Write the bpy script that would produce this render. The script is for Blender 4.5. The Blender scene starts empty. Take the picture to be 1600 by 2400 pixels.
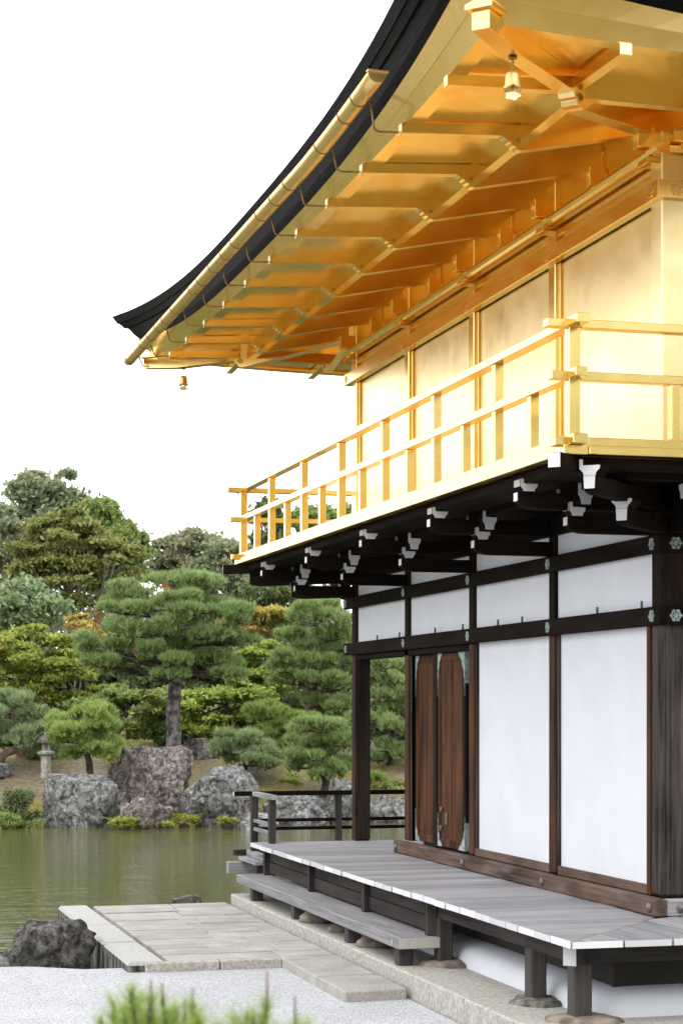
import bpy, bmesh, math, random
import numpy as np
from mathutils import Vector, Matrix, noise

random.seed(7)
rng = np.random.default_rng(7)
SC = bpy.context.scene
COL = SC.collection

# ------------------------------------------------------------------ camera
FPX, HOR, TH = 4560.2, 1658.4, 0.264808          # focal length (px of a 1600 px wide frame), horizon row, yaw
CAMZ = 2.36
sT, cT = math.sin(TH), math.cos(TH)
CAM = Vector((-6.1417, -13.6704, CAMZ))
RGT = Vector((cT, -sT, 0)); FWD = Vector((sT, cT, 0))
cd = bpy.data.cameras.new('camera'); cam = bpy.data.objects.new('camera', cd); COL.objects.link(cam)
cam.location = CAM; cam.rotation_euler = (math.pi/2, 0, -TH)
cd.sensor_fit = 'HORIZONTAL'; cd.sensor_width = 24.0; cd.lens = FPX/1600*24
cd.shift_y = (HOR-1200)/1600
cd.clip_start = 0.1; cd.clip_end = 2000
cd.dof.use_dof = True; cd.dof.focus_distance = 20.0; cd.dof.aperture_fstop = 5.6
SC.camera = cam

def at_depth(px, py, D):
    return CAM + RGT*((px-800)/FPX*D) + FWD*D + Vector((0, 0, (HOR-py)/FPX*D))
def lat(u, D):                                    # lateral metres, depth metres -> ground point
    p = CAM + RGT*u + FWD*D
    return p.x, p.y

# ------------------------------------------------------------------ world, sun, exposure
SUN_EL, SUN_AZ = math.radians(52), math.radians(225)   # azimuth: direction the light comes from (x=cos,y=sin)
w = bpy.data.worlds.new('World'); SC.world = w; w.use_nodes = True
nt = w.node_tree; nt.nodes.clear()
sky = nt.nodes.new('ShaderNodeTexSky'); sky.sky_type = 'NISHITA'; sky.sun_disc = False
sky.sun_elevation = SUN_EL; sky.sun_rotation = math.pi/2 - SUN_AZ
bg1 = nt.nodes.new('ShaderNodeBackground'); bg1.inputs[1].default_value = 0.10
nt.links.new(sky.outputs[0], bg1.inputs[0])
tc = nt.nodes.new('ShaderNodeTexCoord')
nz = nt.nodes.new('ShaderNodeTexNoise'); nz.inputs['Scale'].default_value = 1.6; nz.inputs['Detail'].default_value = 5
mp = nt.nodes.new('ShaderNodeMapping'); mp.inputs['Scale'].default_value = (1, 1, 3.0)
nt.links.new(tc.outputs['Generated'], mp.inputs[0]); nt.links.new(mp.outputs[0], nz.inputs['Vector'])
cr = nt.nodes.new('ShaderNodeValToRGB')
cr.color_ramp.elements[0].position = 0.3; cr.color_ramp.elements[0].color = (0.86, 0.90, 0.97, 1)
cr.color_ramp.elements[1].position = 0.62; cr.color_ramp.elements[1].color = (1.0, 1.0, 1.0, 1)
nt.links.new(nz.outputs[0], cr.inputs[0])
bg2 = nt.nodes.new('ShaderNodeBackground'); bg2.inputs[1].default_value = 1.5       # bright overcast cloud
nt.links.new(cr.outputs[0], bg2.inputs[0])
mx = nt.nodes.new('ShaderNodeMixShader'); mx.inputs[0].default_value = 0.92
wo = nt.nodes.new('ShaderNodeOutputWorld')
nt.links.new(bg1.outputs[0], mx.inputs[1]); nt.links.new(bg2.outputs[0], mx.inputs[2]); nt.links.new(mx.outputs[0], wo.inputs[0])

sd = bpy.data.lights.new('sun', 'SUN'); sd.energy = 0.7; sd.angle = math.radians(30); sd.color = (1.0, 0.97, 0.92)
sun = bpy.data.objects.new('sun', sd); COL.objects.link(sun)
sdir = Vector((math.cos(SUN_EL)*math.cos(SUN_AZ), math.cos(SUN_EL)*math.sin(SUN_AZ), math.sin(SUN_EL)))
sun.rotation_euler = sdir.to_track_quat('Z', 'Y').to_euler(); sun.location = (-20, -20, 40)

SC.view_settings.view_transform = 'Standard'; SC.view_settings.look = 'None'
SC.view_settings.gamma = 1.0; SC.view_settings.use_curve_mapping = False
SC.view_settings.exposure = 0.8
SC.render.engine = 'CYCLES'
SC.cycles.max_bounces = 10; SC.cycles.glossy_bounces = 7; SC.cycles.diffuse_bounces = 4
SC.cycles.transparent_max_bounces = 8; SC.cycles.use_denoising = True
SC.cycles.sample_clamp_indirect = 8.0

# ------------------------------------------------------------------ materials
def new_mat(name):
    m = bpy.data.materials.new(name); m.use_nodes = True
    return m, m.node_tree, m.node_tree.nodes['Principled BSDF']
def N(nt, t, **kw):
    n = nt.nodes.new(t)
    for k, v in kw.items():
        if k in n.inputs: n.inputs[k].default_value = v
        else: setattr(n, k, v)
    return n
def ramp(nt, src, stops):
    r = nt.nodes.new('ShaderNodeValToRGB')
    e = r.color_ramp.elements
    while len(e) < len(stops): e.new(0.5)
    for i, (p, c) in enumerate(stops):
        e[i].position = p; e[i].color = (*c, 1) if len(c) == 3 else c
    nt.links.new(src, r.inputs[0]); return r
def coords(nt, scale=(1, 1, 1), rnd=True, kind='Object', rot=(0, 0, 0)):
    tc = nt.nodes.new('ShaderNodeTexCoord'); mp = nt.nodes.new('ShaderNodeMapping')
    mp.inputs['Scale'].default_value = scale; mp.inputs['Rotation'].default_value = rot
    nt.links.new(tc.outputs[kind], mp.inputs[0])
    if rnd:
        oi = nt.nodes.new('ShaderNodeObjectInfo'); m = N(nt, 'ShaderNodeMath', operation='MULTIPLY'); m.inputs[1].default_value = 37.0
        nt.links.new(oi.outputs['Random'], m.inputs[0]); nt.links.new(m.outputs[0], mp.inputs['Location'])
    return mp.outputs[0]
def bump(nt, bsdf, h, strength, dist=0.01):
    b = N(nt, 'ShaderNodeBump'); b.inputs['Strength'].default_value = strength; b.inputs['Distance'].default_value = dist
    nt.links.new(h, b.inputs['Height']); nt.links.new(b.outputs[0], bsdf.inputs['Normal']); return b
def mixc(nt, fac, a, b, blend='MIX'):
    m = nt.nodes.new('ShaderNodeMix'); m.data_type = 'RGBA'; m.blend_type = blend
    for s, v in ((m.inputs[0], fac), (m.inputs[6], a), (m.inputs[7], b)):
        if isinstance(v, (int, float)): s.default_value = v
        elif isinstance(v, tuple): s.default_value = (*v, 1) if len(v) == 3 else v
        else: nt.links.new(v, s)
    return m.outputs[2]
M = {}

def gold(name, c=(1.0, 0.76, 0.33), r0=0.24, r1=0.42, leaf=True):
    m, nt, b = new_mat(name)
    v = coords(nt, (3, 3, 3)); n = N(nt, 'ShaderNodeTexNoise', Scale=1.0, Detail=3.0); nt.links.new(v, n.inputs['Vector'])
    v2 = coords(nt, (9.2, 9.2, 9.2)); fl = N(nt, 'ShaderNodeVectorMath', operation='FLOOR'); nt.links.new(v2, fl.inputs[0])
    wn = N(nt, 'ShaderNodeTexWhiteNoise', noise_dimensions='3D'); nt.links.new(fl.outputs[0], wn.inputs['Vector'])   # squares of leaf
    r = ramp(nt, n.outputs[0], [(0.3, (r0,)*3), (0.75, (r1,)*3)]); nt.links.new(r.outputs[0], b.inputs['Roughness'])
    c2 = tuple(x*k for x, k in zip(c, (0.955, 0.935, 0.89)))
    nt.links.new(mixc(nt, wn.outputs['Value'], c2, c), b.inputs['Base Color'])
    b.inputs['Metallic'].default_value = 1.0
    M[name] = m
gold('gold', (1.0, 0.725, 0.285), 0.17, 0.25); gold('gold_wall', (0.95, 0.79, 0.44), 0.28, 0.40); gold('gold_pipe', (0.88, 0.62, 0.25), 0.28, 0.4)
gold('bell_brass', (0.80, 0.56, 0.24), 0.35, 0.5)

def wood(name, dark, light, axis='z', lo=0.4, hi=0.65, rough=0.8, fine=1.0, grey=None, spec=0.15, blot=0.55):
    m, nt, b = new_mat(name)
    s = {'x': (1.0, 46, 46), 'y': (46, 1.0, 46), 'z': (46, 46, 1.0)}[axis]
    v = coords(nt, tuple(k*fine for k in s)); n = N(nt, 'ShaderNodeTexNoise', Scale=1.0, Detail=7.0, Roughness=0.72); nt.links.new(v, n.inputs['Vector'])
    v2 = coords(nt, {'x': (0.7, 3, 3), 'y': (3, 0.7, 3), 'z': (3, 3, 0.7)}[axis]); n2 = N(nt, 'ShaderNodeTexNoise', Scale=1.6, Detail=3.0); nt.links.new(v2, n2.inputs['Vector'])
    a = N(nt, 'ShaderNodeMath', operation='MULTIPLY_ADD'); a.inputs[1].default_value = blot
    nt.links.new(n2.outputs[0], a.inputs[0])
    h = N(nt, 'ShaderNodeMath', operation='MULTIPLY'); h.inputs[1].default_value = 1.1-blot; nt.links.new(n.outputs[0], h.inputs[0]); nt.links.new(h.outputs[0], a.inputs[2])
    f = ramp(nt, a.outputs[0], [(lo, (0, 0, 0)), (hi, (1, 1, 1))])
    c = mixc(nt, f.outputs[0], dark, light)
    if grey:
        n3 = N(nt, 'ShaderNodeTexNoise', Scale=2.3, Detail=5.0); nt.links.new(v2, n3.inputs['Vector'])
        f3 = ramp(nt, n3.outputs[0], [(0.5, (0, 0, 0)), (0.72, (1, 1, 1))]); c = mixc(nt, f3.outputs[0], c, grey)
    oi = N(nt, 'ShaderNodeObjectInfo'); ft = ramp(nt, oi.outputs['Random'], [(0, (0.76, 0.76, 0.77)), (1, (1.12, 1.11, 1.10))]); c = mixc(nt, 1.0, c, ft.outputs[0], 'MULTIPLY')
    nt.links.new(c, b.inputs['Base Color']); b.inputs['Roughness'].default_value = rough
    b.inputs['Specular IOR Level'].default_value = spec
    bump(nt, b, n.outputs[0], 0.35, 0.006); M[name] = m
wood('dark_x', (0.004, 0.0035, 0.003), (0.016, 0.011, 0.008), 'x', spec=0.04); wood('dark_y', (0.004, 0.0035, 0.003), (0.016, 0.011, 0.008), 'y', spec=0.04)
wood('dark_z', (0.006, 0.005, 0.004), (0.025, 0.016, 0.011), 'z', spec=0.06)
wood('post_brown', (0.014, 0.010, 0.008), (0.115, 0.048, 0.020), 'z', 0.42, 0.72)
wood('post_dark', (0.014, 0.011, 0.010), (0.05, 0.036, 0.03), 'z', 0.42, 0.72)
wood('post_grey', (0.010, 0.009, 0.0085), (0.10, 0.083, 0.076), 'z', 0.45, 0.72, blot=0.45)
wood('door_wood', (0.010, 0.006, 0.004), (0.16, 0.056, 0.020), 'z', 0.44, 0.70, blot=0.4)
wood('sill_wood', (0.028, 0.018, 0.013), (0.15, 0.095, 0.070), 'y', 0.40, 0.66, grey=(0.13, 0.115, 0.108))
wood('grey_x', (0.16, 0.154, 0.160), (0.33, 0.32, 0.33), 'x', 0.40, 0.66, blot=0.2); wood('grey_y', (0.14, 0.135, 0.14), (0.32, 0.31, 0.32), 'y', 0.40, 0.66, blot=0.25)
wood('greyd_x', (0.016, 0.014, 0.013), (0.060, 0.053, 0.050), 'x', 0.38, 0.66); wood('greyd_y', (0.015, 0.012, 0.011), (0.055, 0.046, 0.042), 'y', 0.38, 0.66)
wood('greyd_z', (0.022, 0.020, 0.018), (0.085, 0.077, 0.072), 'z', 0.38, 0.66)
wood('end_white', (0.40, 0.39, 0.385), (0.62, 0.62, 0.635), 'z', 0.25, 0.5, 0.8)
wood('end_grey', (0.30, 0.285, 0.25), (0.45, 0.43, 0.39), 'z', 0.3, 0.55, 0.85)

def plain(name, c, c2=None, scale=6, rough=0.8, bs=0.15, bd=0.004, det=5.0, lo=0.35, hi=0.65, metal=0.0, rnd=True):
    m, nt, b = new_mat(name)
    v = coords(nt, (scale,)*3, rnd); n = N(nt, 'ShaderNodeTexNoise', Scale=1.0, Detail=det); nt.links.new(v, n.inputs['Vector'])
    f = ramp(nt, n.outputs[0], [(lo, c), (hi, c2 or c)]); nt.links.new(f.outputs[0], b.inputs['Base Color'])
    b.inputs['Roughness'].default_value = rough; b.inputs['Metallic'].default_value = metal
    if bs: bump(nt, b, n.outputs[0], bs, bd)
    M[name] = m; return m
plain('plaster', (0.60, 0.608, 0.645), (0.665, 0.672, 0.71), 2.2, 0.9, 0.08, 0.004, 8.0, 0.25, 0.75)
plain('patina', (0.15, 0.20, 0.195), (0.36, 0.41, 0.40), 18, 0.7, 0.3, metal=0.0)
plain('boss_metal', (0.07, 0.065, 0.06), (0.16, 0.145, 0.13), 25, 0.5, 0.2)
plain('interior', (0.02, 0.017, 0.015), (0.03, 0.025, 0.022), 3, 0.9, 0)
plain('hook_brass', (0.22, 0.14, 0.06), (0.36, 0.24, 0.10), 20, 0.4, 0.1, metal=0.7)
plain('granite', (0.27, 0.255, 0.22), (0.44, 0.42, 0.375), 30, 0.9, 0.4, 0.006)
plain('base_stone', (0.10, 0.078, 0.062), (0.26, 0.215, 0.17), 9, 0.9, 0.4, 0.01)
plain('moss_stone', (0.055, 0.055, 0.035), (0.20, 0.195, 0.165), 14, 0.9, 0.4, 0.01)

# pavement slabs: every slab its own tint through the object's random number
m, nt, b = new_mat('slab'); v = coords(nt, (1, 1, 1))
n1 = N(nt, 'ShaderNodeTexNoise', Scale=3.0, Detail=6.0); n2 = N(nt, 'ShaderNodeTexNoise', Scale=70.0, Detail=3.0)
nt.links.new(v, n1.inputs['Vector']); nt.links.new(v, n2.inputs['Vector'])
f1 = ramp(nt, n1.outputs[0], [(0.3, (0.33, 0.315, 0.285)), (0.7, (0.48, 0.47, 0.44))])
f2 = ramp(nt, n2.outputs[0], [(0.35, (0.72, 0.72, 0.72)), (0.6, (1, 1, 1))])
oi = N(nt, 'ShaderNodeObjectInfo'); fo = ramp(nt, oi.outputs['Random'], [(0, (0.86, 0.84, 0.80)), (1, (1.0, 1.0, 1.0))])
c = mixc(nt, 1.0, f1.outputs[0], f2.outputs[0], 'MULTIPLY'); c = mixc(nt, 1.0, c, fo.outputs[0], 'MULTIPLY')
nt.links.new(c, b.inputs['Base Color']); b.inputs['Roughness'].default_value = 0.9; bump(nt, b, n2.outputs[0], 0.3, 0.004); M['slab'] = m

# landing kerb: pale top, dark weeping stains on its upright faces
m, nt, b = new_mat('stained_kerb')
v = coords(nt, (1, 1, 1), False); n2 = N(nt, 'ShaderNodeTexNoise', Scale=60.0, Detail=3.0); nt.links.new(v, n2.inputs['Vector'])
vs = coords(nt, (9, 5, 2.2), False); n3 = N(nt, 'ShaderNodeTexNoise', Scale=1.6, Detail=5.0); nt.links.new(vs, n3.inputs['Vector'])
ge = N(nt, 'ShaderNodeNewGeometry'); sx = N(nt, 'ShaderNodeSeparateXYZ'); nt.links.new(ge.outputs['Normal'], sx.inputs[0])
up = ramp(nt, sx.outputs['Z'], [(0.3, (0, 0, 0)), (0.8, (1, 1, 1))])
st = ramp(nt, n3.outputs[0], [(0.40, (0.012, 0.012, 0.010)), (0.75, (0.22, 0.21, 0.19))])
tp = ramp(nt, n2.outputs[0], [(0.3, (0.29, 0.285, 0.27)), (0.6, (0.44, 0.435, 0.42))])
nt.links.new(mixc(nt, up.outputs[0], st.outputs[0], tp.outputs[0]), b.inputs['Base Color']); b.inputs['Roughness'].default_value = 0.9
bump(nt, b, n2.outputs[0], 0.3, 0.006); M['stained_kerb'] = m

# gravel
m, nt, b = new_mat('gravel'); v = coords(nt, (1, 1, 1), False)
vo = N(nt, 'ShaderNodeTexVoronoi', Scale=75.0); nt.links.new(v, vo.inputs['Vector'])
vc = N(nt, 'ShaderNodeSeparateColor'); nt.links.new(vo.outputs['Color'], vc.inputs[0])
n1 = N(nt, 'ShaderNodeTexNoise', Scale=1.2, Detail=4.0); nt.links.new(v, n1.inputs['Vector'])
f = ramp(nt, vc.outputs[0], [(0.0, (0.26, 0.26, 0.275)), (0.35, (0.47, 0.475, 0.495)), (1.0, (0.60, 0.605, 0.63))])
g = ramp(nt, n1.outputs[0], [(0.3, (0.86, 0.86, 0.87)), (0.7, (1, 1, 1))])
nt.links.new(mixc(nt, 1.0, f.outputs[0], g.outputs[0], 'MULTIPLY'), b.inputs['Base Color']); b.inputs['Roughness'].default_value = 0.95
inv = N(nt, 'ShaderNodeMath', operation='SUBTRACT'); inv.inputs[0].default_value = 1.0; nt.links.new(vo.outputs['Distance'], inv.inputs[1])
bump(nt, b, inv.outputs[0], 0.8, 0.012); M['gravel'] = m

# roof bark edge / shingle top
m, nt, b = new_mat('roof_edge'); v = coords(nt, (3, 3, 60), False)
n1 = N(nt, 'ShaderNodeTexNoise', Scale=1.0, Detail=5.0); nt.links.new(v, n1.inputs['Vector'])
v2 = coords(nt, (2, 2, 2), False); n2 = N(nt, 'ShaderNodeTexNoise', Scale=2.0, Detail=5.0); nt.links.new(v2, n2.inputs['Vector'])
f = ramp(nt, n1.outputs[0], [(0.35, (0.0015, 0.0013, 0.0013)), (0.75, (0.006, 0.005, 0.0045))])
f2 = ramp(nt, n2.outputs[0], [(0.66, (0, 0, 0)), (0.8, (1, 1, 1))])
nt.links.new(mixc(nt, f2.outputs[0], f.outputs[0], (0.035, 0.017, 0.011)), b.inputs['Base Color']); b.inputs['Roughness'].default_value = 0.7; b.inputs['Specular IOR Level'].default_value = 0.08
bump(nt, b, n1.outputs[0], 0.5, 0.01); M['roof_edge'] = m
plain('roof_top', (0.075, 0.075, 0.085), (0.15, 0.15, 0.165), 14, 0.8, 0.4, 0.01)

# rocks
def rock_mat(name, base, dark, pale, lich):
    m, nt, b = new_mat(name); v = coords(nt, (1, 1, 1))
    n1 = N(nt, 'ShaderNodeTexNoise', Scale=1.4, Detail=7.0, Roughness=0.65); n2 = N(nt, 'ShaderNodeTexNoise', Scale=11.0, Detail=9.0, Roughness=0.82)
    n3 = N(nt, 'ShaderNodeTexNoise', Scale=2.6, Detail=4.0); vs = coords(nt, (4, 4, 1.2)); n4 = N(nt, 'ShaderNodeTexNoise', Scale=1.5, Detail=6.0)
    for n in (n1, n2, n3): nt.links.new(v, n.inputs['Vector'])
    nt.links.new(vs, n4.inputs['Vector'])
    c = ramp(nt, n1.outputs[0], [(0.32, dark), (0.55, base), (0.75, pale)]).outputs[0]
    f2 = ramp(nt, n2.outputs[0], [(0.40, (0.06, 0.06, 0.06)), (0.50, (0.75, 0.75, 0.75)), (0.60, (1.7, 1.7, 1.7))])
    c = mixc(nt, 1.0, c, f2.outputs[0], 'MULTIPLY')
    f4 = ramp(nt, n4.outputs[0], [(0.30, (0.35, 0.34, 0.33)), (0.5, (1, 1, 1))]); c = mixc(nt, 1.0, c, f4.outputs[0], 'MULTIPLY')
    f3 = ramp(nt, n3.outputs[0], [(0.55, (0, 0, 0)), (0.64, (0.8, 0.8, 0.8))]); c = mixc(nt, f3.outputs[0], c, lich)
    wv = N(nt, 'ShaderNodeVectorMath', operation='MULTIPLY_ADD'); wv.inputs[1].default_value = (0.55,)*3; nt.links.new(n3.outputs['Color'], wv.inputs[0]); nt.links.new(v, wv.inputs[2])
    vo = N(nt, 'ShaderNodeTexVoronoi', feature='DISTANCE_TO_EDGE', Scale=1.5); nt.links.new(wv.outputs[0], vo.inputs['Vector'])
    fc = ramp(nt, vo.outputs['Distance'], [(0.0, (0.22, 0.21, 0.20)), (0.035, (1, 1, 1))]); c = mixc(nt, 0.85, c, fc.outputs[0], 'MULTIPLY')
    nt.links.new(c, b.inputs['Base Color']); b.inputs['Roughness'].default_value = 0.9
    ad = N(nt, 'ShaderNodeMath', operation='ADD'); nt.links.new(n1.outputs[0], ad.inputs[0]); nt.links.new(n2.outputs[0], ad.inputs[1])
    bump(nt, b, ad.outputs[0], 1.0, 0.09); M[name] = m
rock_mat('rock_grey', (0.32, 0.31, 0.30), (0.11, 0.105, 0.10), (0.54, 0.53, 0.52), (0.34, 0.37, 0.33))
rock_mat('rock_brown', (0.33, 0.275, 0.245), (0.11, 0.085, 0.075), (0.52, 0.465, 0.43), (0.40, 0.38, 0.35))
rock_mat('rock_pale', (0.33, 0.32, 0.31), (0.12, 0.115, 0.11), (0.52, 0.51, 0.51), (0.36, 0.38, 0.35))
rock_mat('rock_dark', (0.24, 0.225, 0.20), (0.06, 0.055, 0.05), (0.56, 0.54, 0.51), (0.12, 0.125, 0.10))
plain('lantern_cap', (0.06, 0.055, 0.052), (0.17, 0.155, 0.145), 14, 0.9, 0.4, 0.01)
plain('lantern_stone', (0.17, 0.16, 0.15), (0.40, 0.38, 0.35), 14, 0.9, 0.4, 0.01)

# far bank soil with moss
m, nt, b = new_mat('moss_soil'); v = coords(nt, (1, 1, 1), False)
n1 = N(nt, 'ShaderNodeTexNoise', Scale=0.45, Detail=4.0); n2 = N(nt, 'ShaderNodeTexNoise', Scale=9.0, Detail=6.0)
nt.links.new(v, n1.inputs['Vector']); nt.links.new(v, n2.inputs['Vector'])
f1 = ramp(nt, n1.outputs[0], [(0.42, (0.155, 0.125, 0.075)), (0.56, (0.17, 0.14, 0.03))])
f2 = ramp(nt, n2.outputs[0], [(0.35, (0.55, 0.55, 0.55)), (0.65, (1.15, 1.15, 1.15))])
nt.links.new(mixc(nt, 1.0, f1.outputs[0], f2.outputs[0], 'MULTIPLY'), b.inputs['Base Color']); b.inputs['Roughness'].default_value = 0.95
bump(nt, b, n2.outputs[0], 0.5, 0.03); M['moss_soil'] = m

# water
m, nt, b = new_mat('pond_water')
v = coords(nt, (0.9, 3.4, 1), False, rot=(0, 0, TH))
n1 = N(nt, 'ShaderNodeTexNoise', Scale=2.2, Detail=4.0, Roughness=0.55); nt.links.new(v, n1.inputs['Vector'])
n2 = N(nt, 'ShaderNodeTexNoise', Scale=0.5, Detail=2.0); nt.links.new(v, n2.inputs['Vector'])
ad = N(nt, 'ShaderNodeMath', operation='MULTIPLY_ADD'); ad.inputs[1].default_value = 1.5; nt.links.new(n2.outputs[0], ad.inputs[0]); nt.links.new(n1.outputs[0], ad.inputs[2])
b.inputs['Base Color'].default_value = (0.092, 0.094, 0.034, 1); b.inputs['Roughness'].default_value = 0.03; b.inputs['IOR'].default_value = 1.33
bump(nt, b, ad.outputs[0], 0.22, 0.05); M['pond_water'] = m

# foliage
def leaf_mat(name, dark, light, alt=None, altf=(0.6, 0.75), nscale=0.6, trans=0.42):
    m, nt, b = new_mat(name)
    ge = N(nt, 'ShaderNodeNewGeometry'); v = coords(nt, (nscale,)*3)
    n = N(nt, 'ShaderNodeTexNoise', Scale=1.0, Detail=3.0); nt.links.new(v, n.inputs['Vector'])
    c = ramp(nt, ge.outputs['Random Per Island'], [(0.0, dark), (1.0, light)]).outputs[0]
    if alt:
        f = ramp(nt, n.outputs[0], [(altf[0], (0, 0, 0)), (altf[1], (1, 1, 1))]); c = mixc(nt, f.outputs[0], c, alt)
    nt.links.new(c, b.inputs['Base Color']); b.inputs['Roughness'].default_value = 0.6; b.inputs['Specular IOR Level'].default_value = 0.25
    tr = N(nt, 'ShaderNodeBsdfTranslucent'); nt.links.new(c, tr.inputs[0])
    ms = N(nt, 'ShaderNodeMixShader'); ms.inputs[0].default_value = trans
    out = nt.nodes['Material Output']
    nt.links.new(b.outputs[0], ms.inputs[1]); nt.links.new(tr.outputs[0], ms.inputs[2]); nt.links.new(ms.outputs[0], out.inputs[0]); M[name] = m
leaf_mat('needle', (0.13, 0.20, 0.060), (0.42, 0.54, 0.22), trans=0.35)
leaf_mat('needle_blue', (0.16, 0.225, 0.095), (0.45, 0.56, 0.29), trans=0.35)
leaf_mat('needle_bright', (0.16, 0.25, 0.055), (0.48, 0.60, 0.19), trans=0.35)
leaf_mat('needle_front', (0.20, 0.33, 0.06), (0.48, 0.60, 0.19), trans=0.4)
leaf_mat('leaf_olive', (0.13, 0.15, 0.040), (0.43, 0.44, 0.15), (0.38, 0.30, 0.11), (0.62, 0.80))
leaf_mat('leaf_maple', (0.17, 0.22, 0.04), (0.52, 0.56, 0.14), (0.56, 0.44, 0.12), (0.62, 0.78))
leaf_mat('leaf_lime', (0.17, 0.25, 0.04), (0.50, 0.59, 0.15), (0.48, 0.50, 0.11), (0.55, 0.7))
leaf_mat('leaf_orange', (0.33, 0.25, 0.06), (0.62, 0.45, 0.14), (0.46, 0.48, 0.11), (0.42, 0.58))
leaf_mat('leaf_dark', (0.060, 0.090, 0.034), (0.26, 0.32, 0.135), (0.20, 0.23, 0.09), (0.5, 0.7))
leaf_mat('leaf_grey', (0.12, 0.155, 0.075), (0.40, 0.45, 0.26), (0.36, 0.345, 0.21), (0.5, 0.7))
leaf_mat('leaf_blue', (0.16, 0.23, 0.11), (0.43, 0.53, 0.28))
leaf_mat('leaf_mid', (0.11, 0.18, 0.045), (0.38, 0.47, 0.15), (0.31, 0.33, 0.11), (0.5, 0.7))
leaf_mat('fern', (0.18, 0.22, 0.03), (0.52, 0.54, 0.10))
leaf_mat('dead_needle', (0.30, 0.10, 0.045), (0.46, 0.19, 0.085))
plain('bark_pine', (0.035, 0.030, 0.027), (0.20, 0.175, 0.16), 7, 0.95, 0.8, 0.04, lo=0.40, hi=0.62)
plain('bark_dark', (0.025, 0.020, 0.017), (0.085, 0.068, 0.058), 6, 0.95, 0.6, 0.03)
plain('bark_pale', (0.16, 0.15, 0.135), (0.36, 0.34, 0.31), 5, 0.9, 0.4, 0.02)
plain('bark_red', (0.11, 0.065, 0.05), (0.27, 0.19, 0.16), 6, 0.9, 0.5, 0.03)

# ------------------------------------------------------------------ mesh helpers
class G:
    def __init__(self): self.v = []; self.f = []
    def add(self, vs, fs):
        o = len(self.v); self.v += [tuple(p) for p in vs]; self.f += [tuple(i+o for i in f) for f in fs]; return self
    def box(self, x0, x1, y0, y1, z0, z1):
        return self.hexa([(x0, y0, z0), (x1, y0, z0), (x1, y1, z0), (x0, y1, z0), (x0, y0, z1), (x1, y0, z1), (x1, y1, z1), (x0, y1, z1)])
    def hexa(self, p):
        return self.add(p, [(3, 2, 1, 0), (4, 5, 6, 7), (0, 1, 5, 4), (1, 2, 6, 5), (2, 3, 7, 6), (3, 0, 4, 7)])
    def prism(self, poly, fn, a0, a1):             # poly: 2-D points; fn(p, q, a) -> xyz
        n = len(poly)
        vs = [fn(p, q, a0) for p, q in poly] + [fn(p, q, a1) for p, q in poly]
        fs = [tuple(range(n))[::-1], tuple(range(n, 2*n))] + [(i, (i+1) % n, n+(i+1) % n, n+i) for i in range(n)]
        return self.add(vs, fs)
    def bar(self, a, b, w, h, up=(0, 0, 1)):        # square bar between two points
        a, b = Vector(a), Vector(b); d = (b-a).normalized(); s = d.cross(Vector(up)).normalized(); u = s.cross(d).normalized()
        p = []
        for c in (a, b):
            p += [c - s*w/2 - u*h/2, c + s*w/2 - u*h/2, c + s*w/2 + u*h/2, c - s*w/2 + u*h/2]
        return self.add(p, [(0, 1, 2, 3), (7, 6, 5, 4), (0, 4, 5, 1), (1, 5, 6, 2), (2, 6, 7, 3), (3, 7, 4, 0)])
    def tube(self, path, rad, n=8):
        path = [Vector(p) for p in path]; rs = rad if isinstance(rad, (list, tuple)) else [rad]*len(path)
        rings = []
        for i, p in enumerate(path):
            t = (path[min(i+1, len(path)-1)] - path[max(i-1, 0)]).normalized()
            u = t.cross(Vector((0.31, 0.17, 0.93)));
            if u.length < 1e-3: u = t.cross(Vector((1, 0, 0)))
            u.normalize(); w_ = t.cross(u)
            rings.append([p + (u*math.cos(2*math.pi*k/n) + w_*math.sin(2*math.pi*k/n))*rs[i] for k in range(n)])
        vs = [q for r in rings for q in r]; fs = []
        for i in range(len(path)-1):
            for k in range(n): fs.append((i*n+k, i*n+(k+1) % n, (i+1)*n+(k+1) % n, (i+1)*n+k))
        fs.append(tuple(range(n))[::-1]); fs.append(tuple((len(path)-1)*n+k for k in range(n)))
        return self.add(vs, fs)
    def lathe(self, prof, n=16, c=(0, 0, 0)):       # prof: (r, z) bottom to top
        vs = []; fs = []
        for r, z in prof:
            for k in range(n): vs.append((c[0]+r*math.cos(2*math.pi*k/n), c[1]+r*math.sin(2*math.pi*k/n), c[2]+z))
        for i in range(len(prof)-1):
            for k in range(n): fs.append((i*n+k, i*n+(k+1) % n, (i+1)*n+(k+1) % n, (i+1)*n+k))
        fs.append(tuple(range(n))[::-1]); fs.append(tuple((len(prof)-1)*n+k for k in range(n)))
        return self.add(vs, fs)
    def mesh(self, name, bevel=0.0, smooth=False):
        me = bpy.data.meshes.new(name); me.from_pydata(self.v, [], self.f)
        if bevel:
            bm = bmesh.new(); bm.from_mesh(me)
            bmesh.ops.recalc_face_normals(bm, faces=bm.faces)
            ed = [e for e in bm.edges if len(e.link_faces) == 2 and e.calc_face_angle(0) > 0.5]
            bmesh.ops.bevel(bm, geom=ed, offset=bevel, segments=1, affect='EDGES', profile=0.5)
            bm.to_mesh(me); bm.free()
        else:
            bm = bmesh.new(); bm.from_mesh(me); bmesh.ops.recalc_face_normals(bm, faces=bm.faces); bm.to_mesh(me); bm.free()
        if smooth: me.polygons.foreach_set('use_smooth', [True]*len(me.polygons))
        me.update(); return me

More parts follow.
